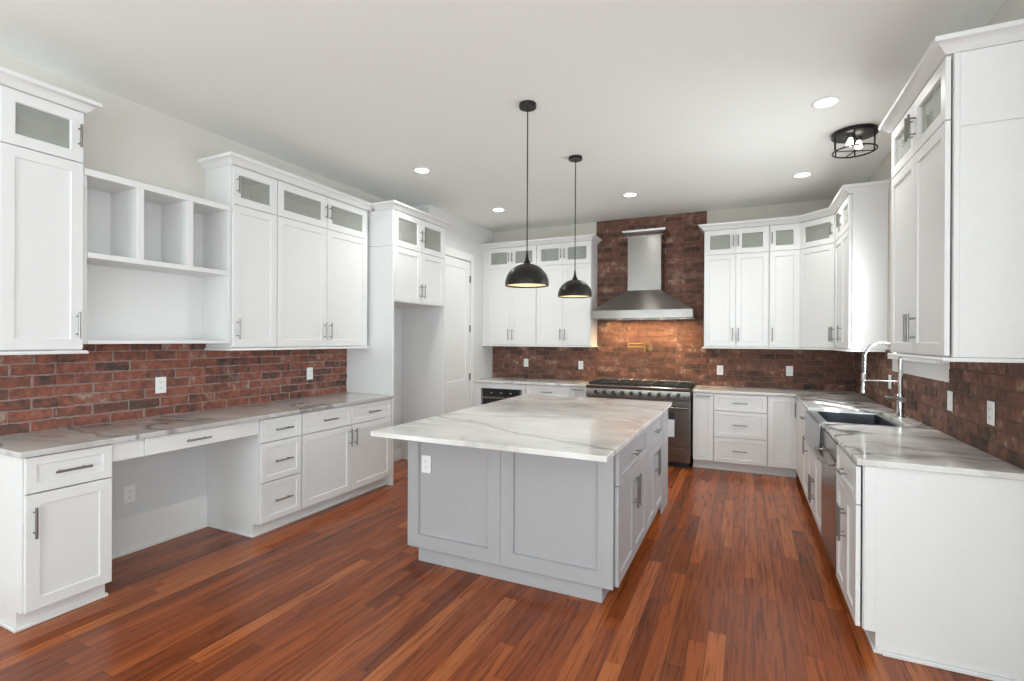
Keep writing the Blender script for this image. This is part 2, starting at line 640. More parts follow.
struct(MB().box(LX + 0.0002, LX + 0.002, 1.572, 2.508, 0, 0.882).build('wall_desk_niche', NICHE))
struct(MB().box(LX + 0.0002, LX + 0.002, 4.034, 4.954, 0, 1.86).build('wall_refrigerator_niche', NICHE))
# pantry wall that steps out beyond the refrigerator niche, with the door opening
PY0, DY0, DY1, DZ = 4.99, 5.16, 5.985, 2.56
mb = MB()
mb.box(LX, PX, PY0, PY0 + 0.1, 0, CZ)
mb.box(PX - 0.1, PX, PY0 + 0.1, DY0, 0, CZ)
mb.box(PX - 0.1, PX, DY1, BY, 0, CZ)
mb.box(PX - 0.1, PX, DY0, DY1, DZ, CZ)
struct(mb.build('wall_pantry', fine_noise(mat('pale_wall_paint', (0.72, 0.715, 0.70), 0.6), 0.01, 60, 0.03)))
# right wall with the window above the sink
WY0, WY1, WZ0, WZ1 = 3.93, 4.98, 1.365, 2.23
mb = MB()
mb.box(RX, RX + T, 2.0, WY0, 0, CZ)
mb.box(RX, RX + T, WY1, BY, 0, CZ)
mb.box(RX, RX + T, WY0, WY1, 0, WZ0)
mb.box(RX, RX + T, WY0, WY1, WZ1, CZ)
mb.box(RX + T, PXR + T, 2.0, 2.0 + T, 0, CZ)
struct(mb.build('wall_right', WALL))
# family room end: rear wall with two windows, right wall with the patio window
mb = MB()
for x0, x1 in ((LX - T, -3.5), (-1.4, -0.3), (1.8, PXR + T)):
    mb.box(x0, x1, RY - T, RY, 0, CZ)
for x0, x1 in ((-3.5, -1.4), (-0.3, 1.8)):
    mb.box(x0, x1, RY - T, RY, 0, 0.3)
    mb.box(x0, x1, RY - T, RY, 2.6, CZ)
struct(mb.build('wall_rear', WALL))
mb = MB()
mb.box(PXR, PXR + T, RY, -2.2, 0, CZ)
mb.box(PXR, PXR + T, 0.4, 2.0, 0, CZ)
mb.box(PXR, PXR + T, -2.2, 0.4, 0, 0.3)
mb.box(PXR, PXR + T, -2.2, 0.4, 2.6, CZ)
struct(mb.build('wall_patio', WALL))


# unseen slabs added to block the sun from the family room windows
struct(MB().box(LX - 1.0, 4.6, RY - T - 3.4, RY - T - 0.01, 2.9, 3.05).build('sun_blocker', CEIL))
struct(MB().box(PXR + T + 0.01, 5.4, RY - T, 2.1, 2.9, 3.05).build('sun_blocker', CEIL))


def window_frame(name, x0, x1, z0, z1, y, rz=0, loc=(0, 0, 0), nm=2, div=None, dh=0.02):
    e = bpy.data.objects.new(name, None)
    COL.objects.link(e)
    e.location = loc
    e.rotation_euler = (0, 0, rz)
    e['kind'] = 'structure'
    mb = MB()
    f = 0.05
    mb.box(x0, x1, y, y + 0.07, z0, z0 + f).box(x0, x1, y, y + 0.07, z1 - f, z1)
    mb.box(x0, x0 + f, y, y + 0.07, z0 + f, z1 - f).box(x1 - f, x1, y, y + 0.07, z0 + f, z1 - f)
    for xm in (div or [x0 + (x1 - x0) * k / nm for k in range(1, nm)]):
        mb.box(xm - dh, xm + dh, y + 0.01, y + 0.06, z0 + f, z1 - f)
    mb.build('window_frame', TRIMW, e)
    MB().box(x0 + f, x1 - f, y + 0.03, y + 0.036, z0 + f, z1 - f).build('pane', PANE, e)
    return e


window_frame('window_2', -1.05, 1.05, 0.3, 2.6, 0.02, math.pi, (-2.45, RY, 0))
window_frame('window_3', -1.05, 1.05, 0.3, 2.6, 0.02, math.pi, (0.75, RY, 0))
window_frame('window_4', -1.3, 1.3, 0.3, 2.6, 0.02, -math.pi / 2, (PXR, -0.9, 0), 3)
w1 = window_frame('window_1', -(WY1 - WY0) / 2, (WY1 - WY0) / 2, WZ0, WZ1, 0.03, -math.pi / 2, (RX, (WY0 + WY1) / 2, 0), 2, [0.205, -0.225], 0.05)
hw = (WY1 - WY0) / 2
mb = MB()                                 # casing, stool and apron on the room side (local front = -y)
mb.box(-hw - 0.065, -hw, -0.02, -0.001, WZ0 - 0.02, WZ1 + 0.07).box(hw, hw + 0.065, -0.02, -0.001, WZ0 - 0.02, WZ1 + 0.07)
mb.box(-hw - 0.065, hw + 0.065, -0.02, -0.001, WZ1, WZ1 + 0.07)
mb.build('casing', TRIMW, w1, 0.003)
MB().box(-0.597, 0.657, -0.05, -0.001, WZ0 - 0.03, WZ0 - 0.0005).build('window_sill', TRIMW, w1, 0.004)
MB().box(-0.595, 0.655, -0.018, -0.001, 1.232, WZ0 - 0.031).build('apron', TRIMW, w1, 0.003)

# pantry door in the pantry wall
PDX = PX
dr = bpy.data.objects.new('door_1', None)
COL.objects.link(dr)
dr.location = (PX, DY0, 0)
dr.rotation_euler = (0, 0, math.pi / 2)   # local x = +y, front (-y local) faces +x
dr['kind'] = 'structure'
dw = DY1 - DY0
leaf = MB()
leaf.box(0.004, dw - 0.004, -0.0, 0.03, 0.008, DZ - 0.01)
for z0, z1 in ((0.008, 0.82), (0.82, DZ - 0.01)):
    leaf.shaker(0.004, dw - 0.004, z0, z1, 0.008, 0.11, 0.0075, 0.0)
leaf.build('door_leaf', TRIMW, dr)
cs = MB()
cs.box(dw + 0.002, dw + 0.08, -0.022, -0.001, 0, DZ + 0.105)
cs.box(-0.08, -0.002, -0.022, -0.001, 0, DZ + 0.105)
cs.box(-0.002, dw + 0.002, -0.022, -0.001, DZ, DZ + 0.105)
cs.build('casing', TRIMW, dr, 0.004)
for z in (0.965, 1.63, 2.315):
    MB().cyl((dw - 0.006, -0.017, z - 0.045), (dw - 0.006, -0.017, z + 0.045), 0.008, 12).box(dw - 0.03, dw - 0.002, -0.0125, -0.0085, z - 0.045, z + 0.045).build('hinge', NICKEL, dr)
MB().lathe([(0.0, 0.0), (0.026, 0.0), (0.026, 0.008), (0.012, 0.012), (0.012, 0.035), (0.028, 0.045), (0.03, 0.06), (0.02, 0.07), (0, 0.072)], (0, 0, 0), 24).build('door_knob', NICKEL, dr, loc=(0.065, -0.009, 0.95), rot=(math.pi / 2, 0, 0))

# baseboards
struct(MB().box(LX + 0.0025, LX + 0.016, 1.575, 2.507, 0, 0.252).box(LX + 0.016, LX + 0.03, 1.58, 2.50, 0, 0.02).build('baseboard_left', TRIMW, None, 0.003))
struct(MB().box(LX + 0.0025, LX + 0.016, 4.05, 4.94, 0, 0.14).build('baseboard_niche', TRIMW, None, 0.003))
struct(MB().box(LX, LX + 0.016, RY, 1.17, 0, 0.14).build('baseboard_near', TRIMW, None, 0.003))

# ------------------------------------------------------------------ brick
def brickwork(name, rects, to_world, mortar, bl=0.205, ch=0.0677, mj=0.0085, v_org=0.914, brick=BRICK, seed=1, jog=0.004):
    """individual bricks in running bond clipped to rects (u0,u1,v0,v1); to_world(u, v, d): d = proud of wall"""
    rnd = random.Random(seed)
    bm = bmesh.new()
    for (u0, u1, v0, v1) in rects:
        k0 = int(math.floor((v0 - v_org) / ch + 1e-6))
        k1 = int(math.ceil((v1 - v_org) / ch - 1e-6))
        for k in range(k0, k1):
            za, zb = max(v0, v_org + k * ch + mj * 0.5), min(v1, v_org + (k + 1) * ch - mj * 0.5)
            if zb - za < 0.006:
                continue
            off = (0.5 * bl if k % 2 else 0.0) + 0.02 * math.sin(k * 12.7)
            i0 = int(math.floor((u0 - off) / bl)) - 1
            i1 = int(math.ceil((u1 - off) / bl)) + 1
            for i in range(i0, i1):
                ua, ub = off + i * bl + mj * 0.5, off + (i + 1) * bl - mj * 0.5
                r2 = random.Random(i * 131 + k * 7919 + seed)
                ua += r2.uniform(-0.004, 0.004)
                ub += r2.uniform(-0.004, 0.004)
                ua, ub = max(ua, u0), min(ub, u1)
                if ub - ua < 0.012:
                    continue
                d = 0.016 + rnd.uniform(-0.003, 0.003)
                c = 0.0035
                j = lambda s=0.0032: rnd.uniform(-s, s)
                nx = max(1, int((ub - ua) / 0.035))
                # front outline with ragged edges
                out = []
                for q in range(nx + 1):
                    out.append((ua + (ub - ua) * q / nx, za + j()))
                for q in range(1, 2):
                    out.append((ub + j(), (za + zb) / 2 + j()))
                for q in range(nx + 1):
                    out.append((ub - (ub - ua) * q / nx, zb + j()))
                out.append((ua + j(), (za + zb) / 2 + j()))
                cu, cz = (ua + ub) / 2, (za + zb) / 2
                clip = lambda p: (min(max(p[0], u0), u1), min(max(p[1], v0), v1))
                back = [bm.verts.new(to_world(*clip(p), 0.0)) for p in out]
                mid = [bm.verts.new(to_world(*clip(p), d - c)) for p in out]
                fr = [bm.verts.new(to_world(p[0] + (c if p[0] < cu else -c), p[1] + (c if p[1] < cz else -c), d + j(0.0008))) for p in out]
                n = len(out)
                for a, b in ((back, mid), (mid, fr)):
                    for q in range(n):
                        bm.faces.new((a[q], a[(q + 1) % n], b[(q + 1) % n], b[q]))
                bm.faces.new(fr)
    bmesh.ops.recalc_face_normals(bm, faces=bm.faces)
    me = bpy.data.meshes.new(name)
    bm.to_mesh(me)
    bm.free()
    me.materials.append(brick)
    o = bpy.data.objects.new(name, me)
    COL.objects.link(o)
    struct(o)
    mb = MB()
    for (u0, u1, v0, v1) in rects:
        a, b = Vector(to_world(u0, v0, 0.0005)), Vector(to_world(u1, v1, 0.011))
        mb.box(a.x, b.x, a.y, b.y, a.z, b.z)
    struct(mb.build('mortar_bed', mortar, o))
    return o


CT = 0.914
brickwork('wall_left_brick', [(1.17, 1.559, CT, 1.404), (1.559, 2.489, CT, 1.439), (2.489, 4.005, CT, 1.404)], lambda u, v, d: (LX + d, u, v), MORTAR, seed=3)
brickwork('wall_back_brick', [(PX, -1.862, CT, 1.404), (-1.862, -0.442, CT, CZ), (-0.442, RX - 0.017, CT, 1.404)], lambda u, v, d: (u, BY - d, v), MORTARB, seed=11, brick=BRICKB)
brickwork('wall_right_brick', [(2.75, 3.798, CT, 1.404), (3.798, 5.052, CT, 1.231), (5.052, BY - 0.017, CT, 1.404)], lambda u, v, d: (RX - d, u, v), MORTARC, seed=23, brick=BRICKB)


# ------------------------------------------------------------------ cabinet parts
def pull(p, c, L=0.155, vert=True, y=-0.02, so=0.032, r=0.0062):
    """bar pull; c = (x, z) on the front face at depth y"""
    x, z = c
    mb = MB()
    yb = y - so
    h = L / 2
    if vert:
        mb.cyl((x, yb, z - h), (x, yb, z + h), r, 12)
        for s in (-1, 1):
            mb.cyl((x, y, z + s * h * 0.66), (x, yb, z + s * h * 0.66), 0.0045, 10)
    else:
        mb.cyl((x - h, yb, z), (x + h, yb, z), r, 12)
        for s in (-1, 1):
            mb.cyl((x + s * h * 0.66, y, z), (x + s * h * 0.66, yb, z), 0.0045, 10)
    return mb.build('handle', NICKEL, p)


G = 0.0016
GAP = [0.004]                              # bumper gap behind the fronts


def door(p, x0, x1, z0, z1, hx=None, hz=None, m=WHITE, name='door', vert=True, L=0.155, st=0.057):
    d = MB().shaker(x0 + G, x1 - G, z0 + G, z1 - G, 0.02, st, 0.009, -GAP[0]).build(name, m, p)
    if hx is not None:
        pull(d, (hx, hz), L, vert, -0.02 - GAP[0])
    return d


def drawer(p, x0, x1, z0, z1, m=WHITE, L=0.155, hz=None, st=0.042):
    d = MB().shaker(x0 + G, x1 - G, z0 + G, z1 - G, 0.02, st, 0.008, -GAP[0]).build('drawer', m, p)
    if L:
        pull(d, ((x0 + x1) / 2, (z0 + z1) / 2 if hz is None else hz), L, False, -0.02 - GAP[0])
    return d


def glass_door(p, x0, x1, z0, z1, hx, hz, m=WHITE, L=0.13, st=0.058):
    d = MB().shaker(x0 + G, x1 - G, z0 + G, z1 - G, 0.02, st, 0.009, -GAP[0], True).build('glass_door', m, p)
    MB().box(x0 + st, x1 - st, -0.011, -0.007, z0 + st, z1 - st).build('pane', CABGLASS, d)
    if hx is not None:
        pull(d, (hx, hz), L, True, -0.02 - GAP[0])
    return d


def carcass(p, x0, x1, y1, z0, z1, m=WHITE, div=None, y0=0.0, name='body', t=0.018, front=None):
    """hollow box open to the front, with an optional fixed shelf"""
    mb = MB()
    mb.box(x0, x0 + t, y0, y1, z0, z1).box(x1 - t, x1, y0, y1, z0, z1)
    mb.box(x0 + t, x1 - t, y0, y1, z0, z0 + t).box(x0 + t, x1 - t, y0, y1, z1 - t, z1)
    mb.box(x0 + t, x1 - t, y1 - 0.008, y1, z0 + t, z1 - t)
    if div:
        for z in div if isinstance(div, (list, tuple)) else (div,):
            mb.box(x0 + t, x1 - t, y0, y1 - 0.008, z - t / 2, z + t / 2)
    return mb.build(name, m, p)


TKH, TKD, BT = 0.10, 0.055, 0.883          # toe height, toe recess, top of base boxes


def base_cab(name, label, loc, rz, w, d=0.605, ends=(False, False), m=WHITE, group='base cabinets', toe=True):
    c = thing(name, label, 'cabinet', loc, rz, group)
    carcass(c, 0, w, d, TKH, BT, m)
    if toe:
        e0 = 0.0
        mb = MB().box(e0, w, TKD, TKD + 0.018, 0, TKH)
        if ends[0]:
            mb.box(0, 0.018, TKD + 0.018, d, 0, TKH)
        if ends[1]:
            mb.box(w - 0.018, w, TKD + 0.018, d, 0, TKH)
        mb.build('toe_kick', m, c)
        mb = MB().box(-0.012 if ends[0] else 0, w + (0.012 if ends[1] else 0), TKD - 0.013, TKD - 0.0005, 0, 0.019)
        if ends[0]:
            mb.box(-0.012, -0.0005, TKD - 0.0005, d, 0, 0.019)
        if ends[1]:
            mb.box(w + 0.0005, w + 0.012, TKD - 0.0005, d, 0, 0.019)
        mb.build('shoe_molding', m, c, 0.004)
    return c


UB, US, UT = 1.405, 2.497, 2.795            # upper box bottom, split and top


def upper_cab(name, label, loc, rz, w, d, doors, glassd, group='wall cabinets', zb=UB, zs=US, m=WHITE):
    """doors: list of (x0, x1, handle side -1/1); glassd the same for the glazed row"""
    c = thing(name, label, 'cabinet', loc, rz, group)
    carcass(c, 0, w, d, zb, UT, m, zs)
    for x0, x1, h in doors:
        door(c, x0, x1, zb + 0.004, zs - 0.001, (x1 - 0.032 if h > 0 else x0 + 0.032), zb + 0.145, m)
    for x0, x1, h in glassd:
        glass_door(c, x0, x1, zs + 0.001, UT - 0.004, (x1 - 0.026 if h > 0 else x0 + 0.026), (zs + UT) / 2, m)
    return c


L90, R90 = math.pi / 2, -math.pi / 2

# ------------------------------------------------------------------ left run: base
LF = -3.247                                # carcass front plane; door faces at LF + 0.022
c = base_cab('base_cabinet', 'white base cabinet left of the desk opening, one drawer over one door', (LF, 1.19, 0), L90, 0.38, 0.586, (True, True), group='left wall base cabinets')
drawer(c, 0.004, 0.378, 0.694, 0.878)
door(c, 0.004, 0.378, 0.104, 0.691, 0.036, 0.55)
c = thing('desk_drawer_unit', 'white desk apron with a shallow drawer spanning the open knee space', 'desk', (LF, 1.572, 0), L90)
MB().box(0, 0.936, 0.0, 0.02, 0.772, BT).box(0, 0.936, 0.02, 0.57, BT - 0.018, BT).box(0.16, 0.178, 0.02, 0.5, 0.775, BT - 0.018).box(0.772, 0.79, 0.02, 0.5, 0.775, BT - 0.018).build('frame', WHITE, c)
d = MB().box(0.166, 0.774, -0.022, -0.002, 0.776, 0.879).build('drawer', WHITE, c, 0.0018)
pull(d, (0.47, 0.826), 0.155, False, -0.022)
for a, b in ((0.0, 0.163), (0.777, 0.936)):
    MB().box(a, b, -0.012, -0.001, 0.774, 0.879).build('filler', WHITE, c, 0.0015)
c = base_cab('drawer_cabinet', 'white stack of three drawers right of the desk opening', (LF, 2.51, 0), L90, 0.378, 0.586, (True, False), group='left wall base cabinets')
for z0, z1 in ((0.104, 0.402), (0.405, 0.699), (0.702, 0.878)):
    drawer(c, 0.004, 0.374, z0, z1)
c = base_cab('base_cabinet', 'wide white base cabinet beside the refrigerator panel, two drawers over two doors', (LF, 2.89, 0), L90, 1.116, 0.586, (False, False), group='left wall base cabinets')
drawer(c, 0.004, 0.556, 0.702, 0.878)
drawer(c, 0.558, 1.112, 0.702, 0.878)
door(c, 0.004, 0.556, 0.104, 0.699, 0.525, 0.59)
door(c, 0.558, 1.112, 0.104, 0.699, 0.59, 0.59)
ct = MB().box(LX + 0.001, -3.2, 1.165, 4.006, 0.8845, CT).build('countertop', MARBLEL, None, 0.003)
tag(ct, 'long grey-veined marble countertop along the left wall over the desk opening', 'countertop')

# ------------------------------------------------------------------ left run: uppers
UD = 0.303
UF = -3.532
c = upper_cab('wall_cabinet', 'tall white wall cabinet at the left edge, one door under one glass door', (UF, 1.19, 0), L90, 0.368, UD, [(0.004, 0.366, 1)], [(0.004, 0.366, 1)], 'left wall upper cabinets')
# open shelf unit
c = thing('open_shelf_unit', 'white open shelf unit with three cubbies above an open bay', 'shelf', (UF, 1.562, 0), L90)
W_ = 0.924
mb = MB()
mb.box(0, 0.02, 0, UD, 1.44, 2.478).box(W_ - 0.02, W_, 0, UD, 1.44, 2.478).box(0.02, W_ - 0.02, UD - 0.01, UD, 1.44, 2.478)
mb.build('body', WHITE, c)
MB().box(-0.0, W_, -0.012, UD, 2.438, 2.4785).build('top_shelf', WHITE, c, 0.002)
MB().box(0.02, W_ - 0.02, -0.012, UD - 0.01, 1.952, 1.985).build('shelf', WHITE, c, 0.002)
MB().box(0.02, W_ - 0.02, -0.012, UD - 0.01, 1.44, 1.462).build('shelf', WHITE, c, 0.002)
for x in (0.282, 0.598):
    MB().box(x, x + 0.042, -0.010, UD - 0.01, 1.985, 2.438).build('divider', WHITE, c, 0.002)
upper_cab('wall_cabinet', 'narrow white wall cabinet right of the open cubbies, one door under one glass door', (UF, 2.49, 0), L90, 0.393, UD, [(0.004, 0.392, -1)], [(0.004, 0.392, -1)], 'left wall upper cabinets')
upper_cab('wall_cabinet', 'wide white wall cabinet beside the refrigerator surround, paired doors under paired glass doors', (UF, 2.885, 0), L90, 1.105, UD, [(0.002, 0.536, 1), (0.538, 1.075, -1)], [(0.002, 0.536, 1), (0.538, 1.075, -1)], 'left wall upper cabinets')

# refrigerator surround
FF = -3.242
c = thing('refrigerator_cabinet', 'tall white refrigerator surround with an empty niche and small doors on top', 'cabinet', (FF, 4.01, 0), L90)
MB().box(0, 0.022, -0.022, 0.59, 0, 2.428).box(0, 0.022, -0.022, 0.59, 2.431, UT).build('side_panel', WHITE, c, 0.001)
MB().box(0.945, 0.967, -0.022, 0.59, 0, UT).build('side_panel', WHITE, c, 0.001)
carcass(c, 0.0225, 0.9445, 0.59, 1.862, UT, WHITE, 2.43)
door(c, 0.024, 0.483, 1.866, 2.428, 0.454, 2.0)
door(c, 0.485, 0.943, 1.866, 2.428, 0.514, 2.0)
glass_door(c, 0.024, 0.483, 2.431, UT - 0.004, 0.458, 2.6)
glass_door(c, 0.485, 0.943, 2.431, UT - 0.004, 0.510, 2.6)

# ------------------------------------------------------------------ crown moldings and light rails
CROWN = [(0.0, 2.7955), (0.010, 2.7955), (0.012, 2.800), (0.018, 2.804), (0.024, 2.815), (0.036, 2.829), (0.050, 2.837), (0.060, 2.841), (0.060, 2.863), (0.0, 2.863)]
RAIL = [(-0.015, 1.3845), (0.016, 1.3845), (0.018, 1.392), (0.012, 1.403), (-0.015, 1.403)]
o_ = 0.0225


def runs(path, what, label, prof):
    tag(MB().sweep(path, prof).build(what, WHITE), label, 'molding', 'crown moldings' if what == 'crown_molding' else 'light rails')


lf, bf, rf = UF + o_, None, None
BFY = 6.382                                # back uppers carcass front
RFX = 0.859                                # right uppers carcass front
paths = {
    'near_left': [(LX + 0.001, 1.19), (lf, 1.19), (lf, 1.558), (LX + 0.001, 1.558)],
    'left': [(LX + 0.001, 2.49), (lf, 2.49), (lf, 4.0085)],
    'fridge': [(lf + 0.066, 4.01), (FF + o_, 4.01), (FF + o_, 4.978), (PX + 0.001, 4.978)],
    'back_left': [(PX + 0.001, BFY - o_), (-1.846, BFY - o_), (-1.846, BY - 0.018)],
    'back_right': [(-0.45, BY - 0.018), (-0.45, BFY - o_), (0.551 - 0.0093, BFY - o_), (RFX - o_, 6.074 - 0.0093), (RFX - o_, 5.28), (RX - 0.001, 5.28)],
    'right': [(RX - 0.001, 3.855), (RFX - o_, 3.855), (RFX - o_, 2.915), (RX - 0.001, 2.915)],
}
runs(paths['near_left'], 'crown_molding', 'white crown molding on the cabinet at the left edge of the room', CROWN)
runs(paths['left'], 'crown_molding', 'white crown molding right of the open cubbies on the left wall', CROWN)
runs(paths['fridge'], 'crown_molding', 'white crown molding on top of the refrigerator surround', CROWN)
runs(paths['back_left'], 'crown_molding', 'white crown molding on the cabinets left of the range hood', CROWN)
runs(paths['back_right'], 'crown_molding', 'white crown molding bending round the corner right of the range hood', CROWN)
runs(paths['right'], 'crown_molding', 'white crown molding on the big near cabinet at the right edge', CROWN)
def rail_path(p):
    return p
runs([(LX + 0.018, 1.19), (lf, 1.19), (lf, 1.558), (LX + 0.018, 1.558)], 'light_rail', 'white light rail under the cabinet at the left edge of the room', RAIL)
runs([(LX + 0.018, 2.49), (lf, 2.49), (lf, 3.988)], 'light_rail', 'white light rail under the left wall cabinets beside the refrigerator surround', RAIL)
runs([(PX + 0.001, BFY - o_), (-1.846, BFY - o_), (-1.846, BY - 0.02)], 'light_rail', 'white light rail under the cabinets left of the range hood', RAIL)
runs([(-0.45, BY - 0.02), (-0.45, BFY - o_), (0.551 - 0.0093, BFY - o_), (RFX - o_, 6.074 - 0.0093), (RFX - o_, 5.28), (RX - 0.02, 5.28)], 'light_rail', 'white light rail under the corner cabinets right of the range hood', RAIL)
runs([(RX - 0.02, 3.855), (RFX - o_, 3.855), (RFX - o_, 2.915), (RX - 0.02, 2.915)], 'light_rail', 'white light rail under the big near cabinet at the right edge', RAIL)

# ------------------------------------------------------------------ back run: uppers
BD = BY - 0.002 - BFY
w = (-1.846 + 3.405) / 2
for k, lb in enumerate(('pair of white wall cabinet doors in the left rear corner, beside the pantry wall', 'pair of white wall cabinet doors immediately left of the range hood')):
    c = upper_cab('wall_cabinet', lb, (-3.405 + k * w, BFY, 0), 0, w, BD,
                  [(0.003, w / 2, 1), (w / 2, w - 0.003, -1)], [(0.003, w / 2, 1), (w / 2, w - 0.003, -1)], 'back wall upper cabinets')
    if k == 0:
        MB().box(-0.084, -0.0005, -0.012, 0.02, UB, UT).build('filler', WHITE, c)
w = 0.694
upper_cab('wall_cabinet', 'pair of white wall cabinet doors immediately right of the range hood', (-0.45, BFY, 0), 0, w, BD,
          [(0.003, w / 2, 1), (w / 2, w - 0.002, -1)], [(0.003, w / 2, 1), (w / 2, w - 0.002, -1)], 'back wall upper cabinets')
w = 0.305
upper_cab('wall_cabinet', 'narrow single-door white wall cabinet just left of the angled corner cabinet', (0.245, BFY, 0), 0, w, BD,
          [(0.002, w - 0.002, -1)], [(0.002, w - 0.002, -1)], 'back wall upper cabinets')
# diagonal corner cabinet
c = thing('corner_cabinet', 'angled white corner wall cabinet between the back and right walls', 'cabinet', (0.551, BFY, 0), -math.pi / 4)
RFY0 = BFY - (RFX - 0.551)
dl = math.hypot(RFX - 0.551, BFY - RFY0)
inv = Matrix.Rotation(math.pi / 4, 2)
def loc2(x, y):
    v = inv @ Vector((x - 0.551, y - BFY))
    return (v.x, v.y)
poly = [loc2(*p) for p in ((0.5515, BFY), (RFX, RFY0 + 0.0005), (RX - 0.002, RFY0 + 0.0005), (RX - 0.002, BY - 0.002), (0.5515, BY - 0.002))]
mb = MB()
for z in ((UB, UB + 0.018), (US - 0.009, US + 0.009), (UT - 0.018, UT)):
    mb.prism(poly, *z)
for a, b in ((1, 2), (2, 3), (3, 4), (4, 0)):
    pa, pb = Vector(poly[a]), Vector(poly[b])
    n = (pb - pa).normalized()
    n = Vector((-n.y, n.x)) * 0.012
    mb.prism([pa, pb, pb + n, pa + n], UB + 0.018, UT - 0.018)
mb.build('body', WHITE, c)
door(c, 0.012, dl - 0.012, UB + 0.004, US - 0.001, dl - 0.045, UB + 0.145)
glass_door(c, 0.012, dl - 0.012, US + 0.001, UT - 0.004, dl - 0.038, (US + UT) / 2)
# right wall, far side of the window
RD = RX - 0.002 - RFX
w = RFY0 - 0.001 - 5.28
upper_cab('wall_cabinet', 'white wall cabinet between the angled corner cabinet and the sink window', (RFX, RFY0 - 0.001, 0), R90, w, RD,
          [(0.012, w / 2, -1), (w / 2, w - 0.002, -1)], [(0.012, w / 2, 1), (w / 2, w - 0.002, -1)], 'right wall upper cabinets')
# right wall, near side of the window
GAP[0] = 0.008
w = 3.855 - 2.915
c = upper_cab('wall_cabinet', 'large near white wall cabinet at the right edge, plain end panel facing the room', (RFX, 3.855, 0), R90, w, RD,
              [(0.002, w / 2, 1), (w / 2, w - 0.002, -1)], [(0.002, w / 2, 1), (w / 2, w - 0.002, -1)], 'right wall upper cabinets')
MB().box(w + 0.0005, w + 0.006, 0.022, RD - 0.0, UB, 2.452).box(w + 0.0005, w + 0.006, 0.022, RD, 2.458, UT - 0.001).box(w + 0.0005, w + 0.010, 0.001, 0.021, UB, UT - 0.001).build('end_panel', WHITE, c, 0.001)

GAP[0] = 0.004
# ------------------------------------------------------------------ back run: base
BBF = 6.102                                # carcass front of back base cabinets
BBD = BY - 0.02 - BBF
c = base_cab('oven_cabinet', 'white base cabinet holding a built-in black oven in the left rear corner', (PX + 0.002, BBF, 0), 0, 0.806, BBD, group='back wall base cabinets')
MB().box(0.002, 0.804, -0.02, -0.001, 0.806, 0.874).box(0.002, 0.132, -0.02, -0.001, 0.34, 0.806).box(0.758, 0.804, -0.02, -0.001, 0.34, 0.806).build('face_frame', WHITE, c)
drawer(c, 0.004, 0.802, 0.104, 0.337)
ov = thing('built_in_oven', 'built-in oven with black glass front inside the left rear cabinet', 'oven', (PX + 0.136, BBF, 0.345), 0)
MB().box(0.012, 0.606, 0.002, 0.45, 0.002, 0.455).build('body', STEEL, ov)
for a in (0.0, 0.594):
    MB().box(a, a + 0.028, -0.03, 0.0015, 0.0, 0.458).build('side_trim', STEEL, ov, 0.002)
MB().box(0.029, 0.593, -0.028, 0.0015, 0.352, 0.458).build('control_panel', BGLASS, ov, 0.002)
MB().box(0.029, 0.593, -0.028, 0.0015, 0.0, 0.318).build('oven_door', BGLASS, ov, 0.002)
MB().cyl((0.03, -0.05, 0.335), (0.592, -0.05, 0.335), 0.009, 14).box(0.029, 0.593, -0.022, 0.0015, 0.319, 0.351).box(0.08, 0.1, -0.045, -0.022, 0.329, 0.341).box(0.52, 0.54, -0.045, -0.022, 0.329, 0.341).build('handle', STEEL, ov)
for x in (0.44, 0.30, 0.15):
    MB().box(x, x + 0.03, -0.0287, -0.0281, 0.398, 0.408).build('display', mat('grey_display', (0.35, 0.37, 0.4), 0.4), ov)
c = base_cab('base_cabinet', 'white base cabinet behind the island between the built-in oven and a slim pull-out', (-2.66, BBF, 0), 0, 0.622, BBD, group='back wall base cabinets')
drawer(c, 0.002, 0.62, 0.712, 0.874)
door(c, 0.002, 0.31, 0.104, 0.709, 0.28, 0.6)
door(c, 0.312, 0.62, 0.104, 0.709, 0.342, 0.6)
c = base_cab('pull_out_cabinet', 'slim white pull-out cabinet touching the left side of the range', (-2.036, BBF, 0), 0, 0.228, BBD, group='slim pull-out cabinets by the range')
door(c, 0.002, 0.226, 0.104, 0.874, 0.114, 0.846, vert=False, L=0.16, st=0.05)
c = base_cab('pull_out_cabinet', 'slim white pull-out cabinet touching the right side of the range', (-0.545, BBF, 0), 0, 0.225, BBD, group='slim pull-out cabinets by the range')
door(c, 0.002, 0.223, 0.104, 0.874, 0.112, 0.846, vert=False, L=0.16, st=0.05)
c = base_cab('drawer_cabinet', 'white stack of three drawers right of the range', (-0.319, BBF, 0), 0, 0.542, BBD, group='back wall base cabinets')
for z0, z1 in ((0.104, 0.385), (0.388, 0.682), (0.685, 0.874)):
    drawer(c, 0.002, 0.54, z0, z1, L=0.15)
c = base_cab('base_cabinet', 'white single-door base cabinet in the right rear corner', (0.224, BBF, 0), 0, 0.284, BBD, group='back wall base cabinets')
door(c, 0.002, 0.278, 0.104, 0.874, 0.262, 0.74, L=0.16)
MB().box(0.2805, 0.305, -0.018, 0.02, TKH, BT).build('filler', WHITE, c)
ct = MB().box(PX + 0.001, -1.806, 6.055, BY - 0.001, 0.8845, CT).build('countertop', MARBLEB, None, 0.003)
tag(ct, 'short pale marble countertop left of the range under the back wall cabinets', 'countertop')

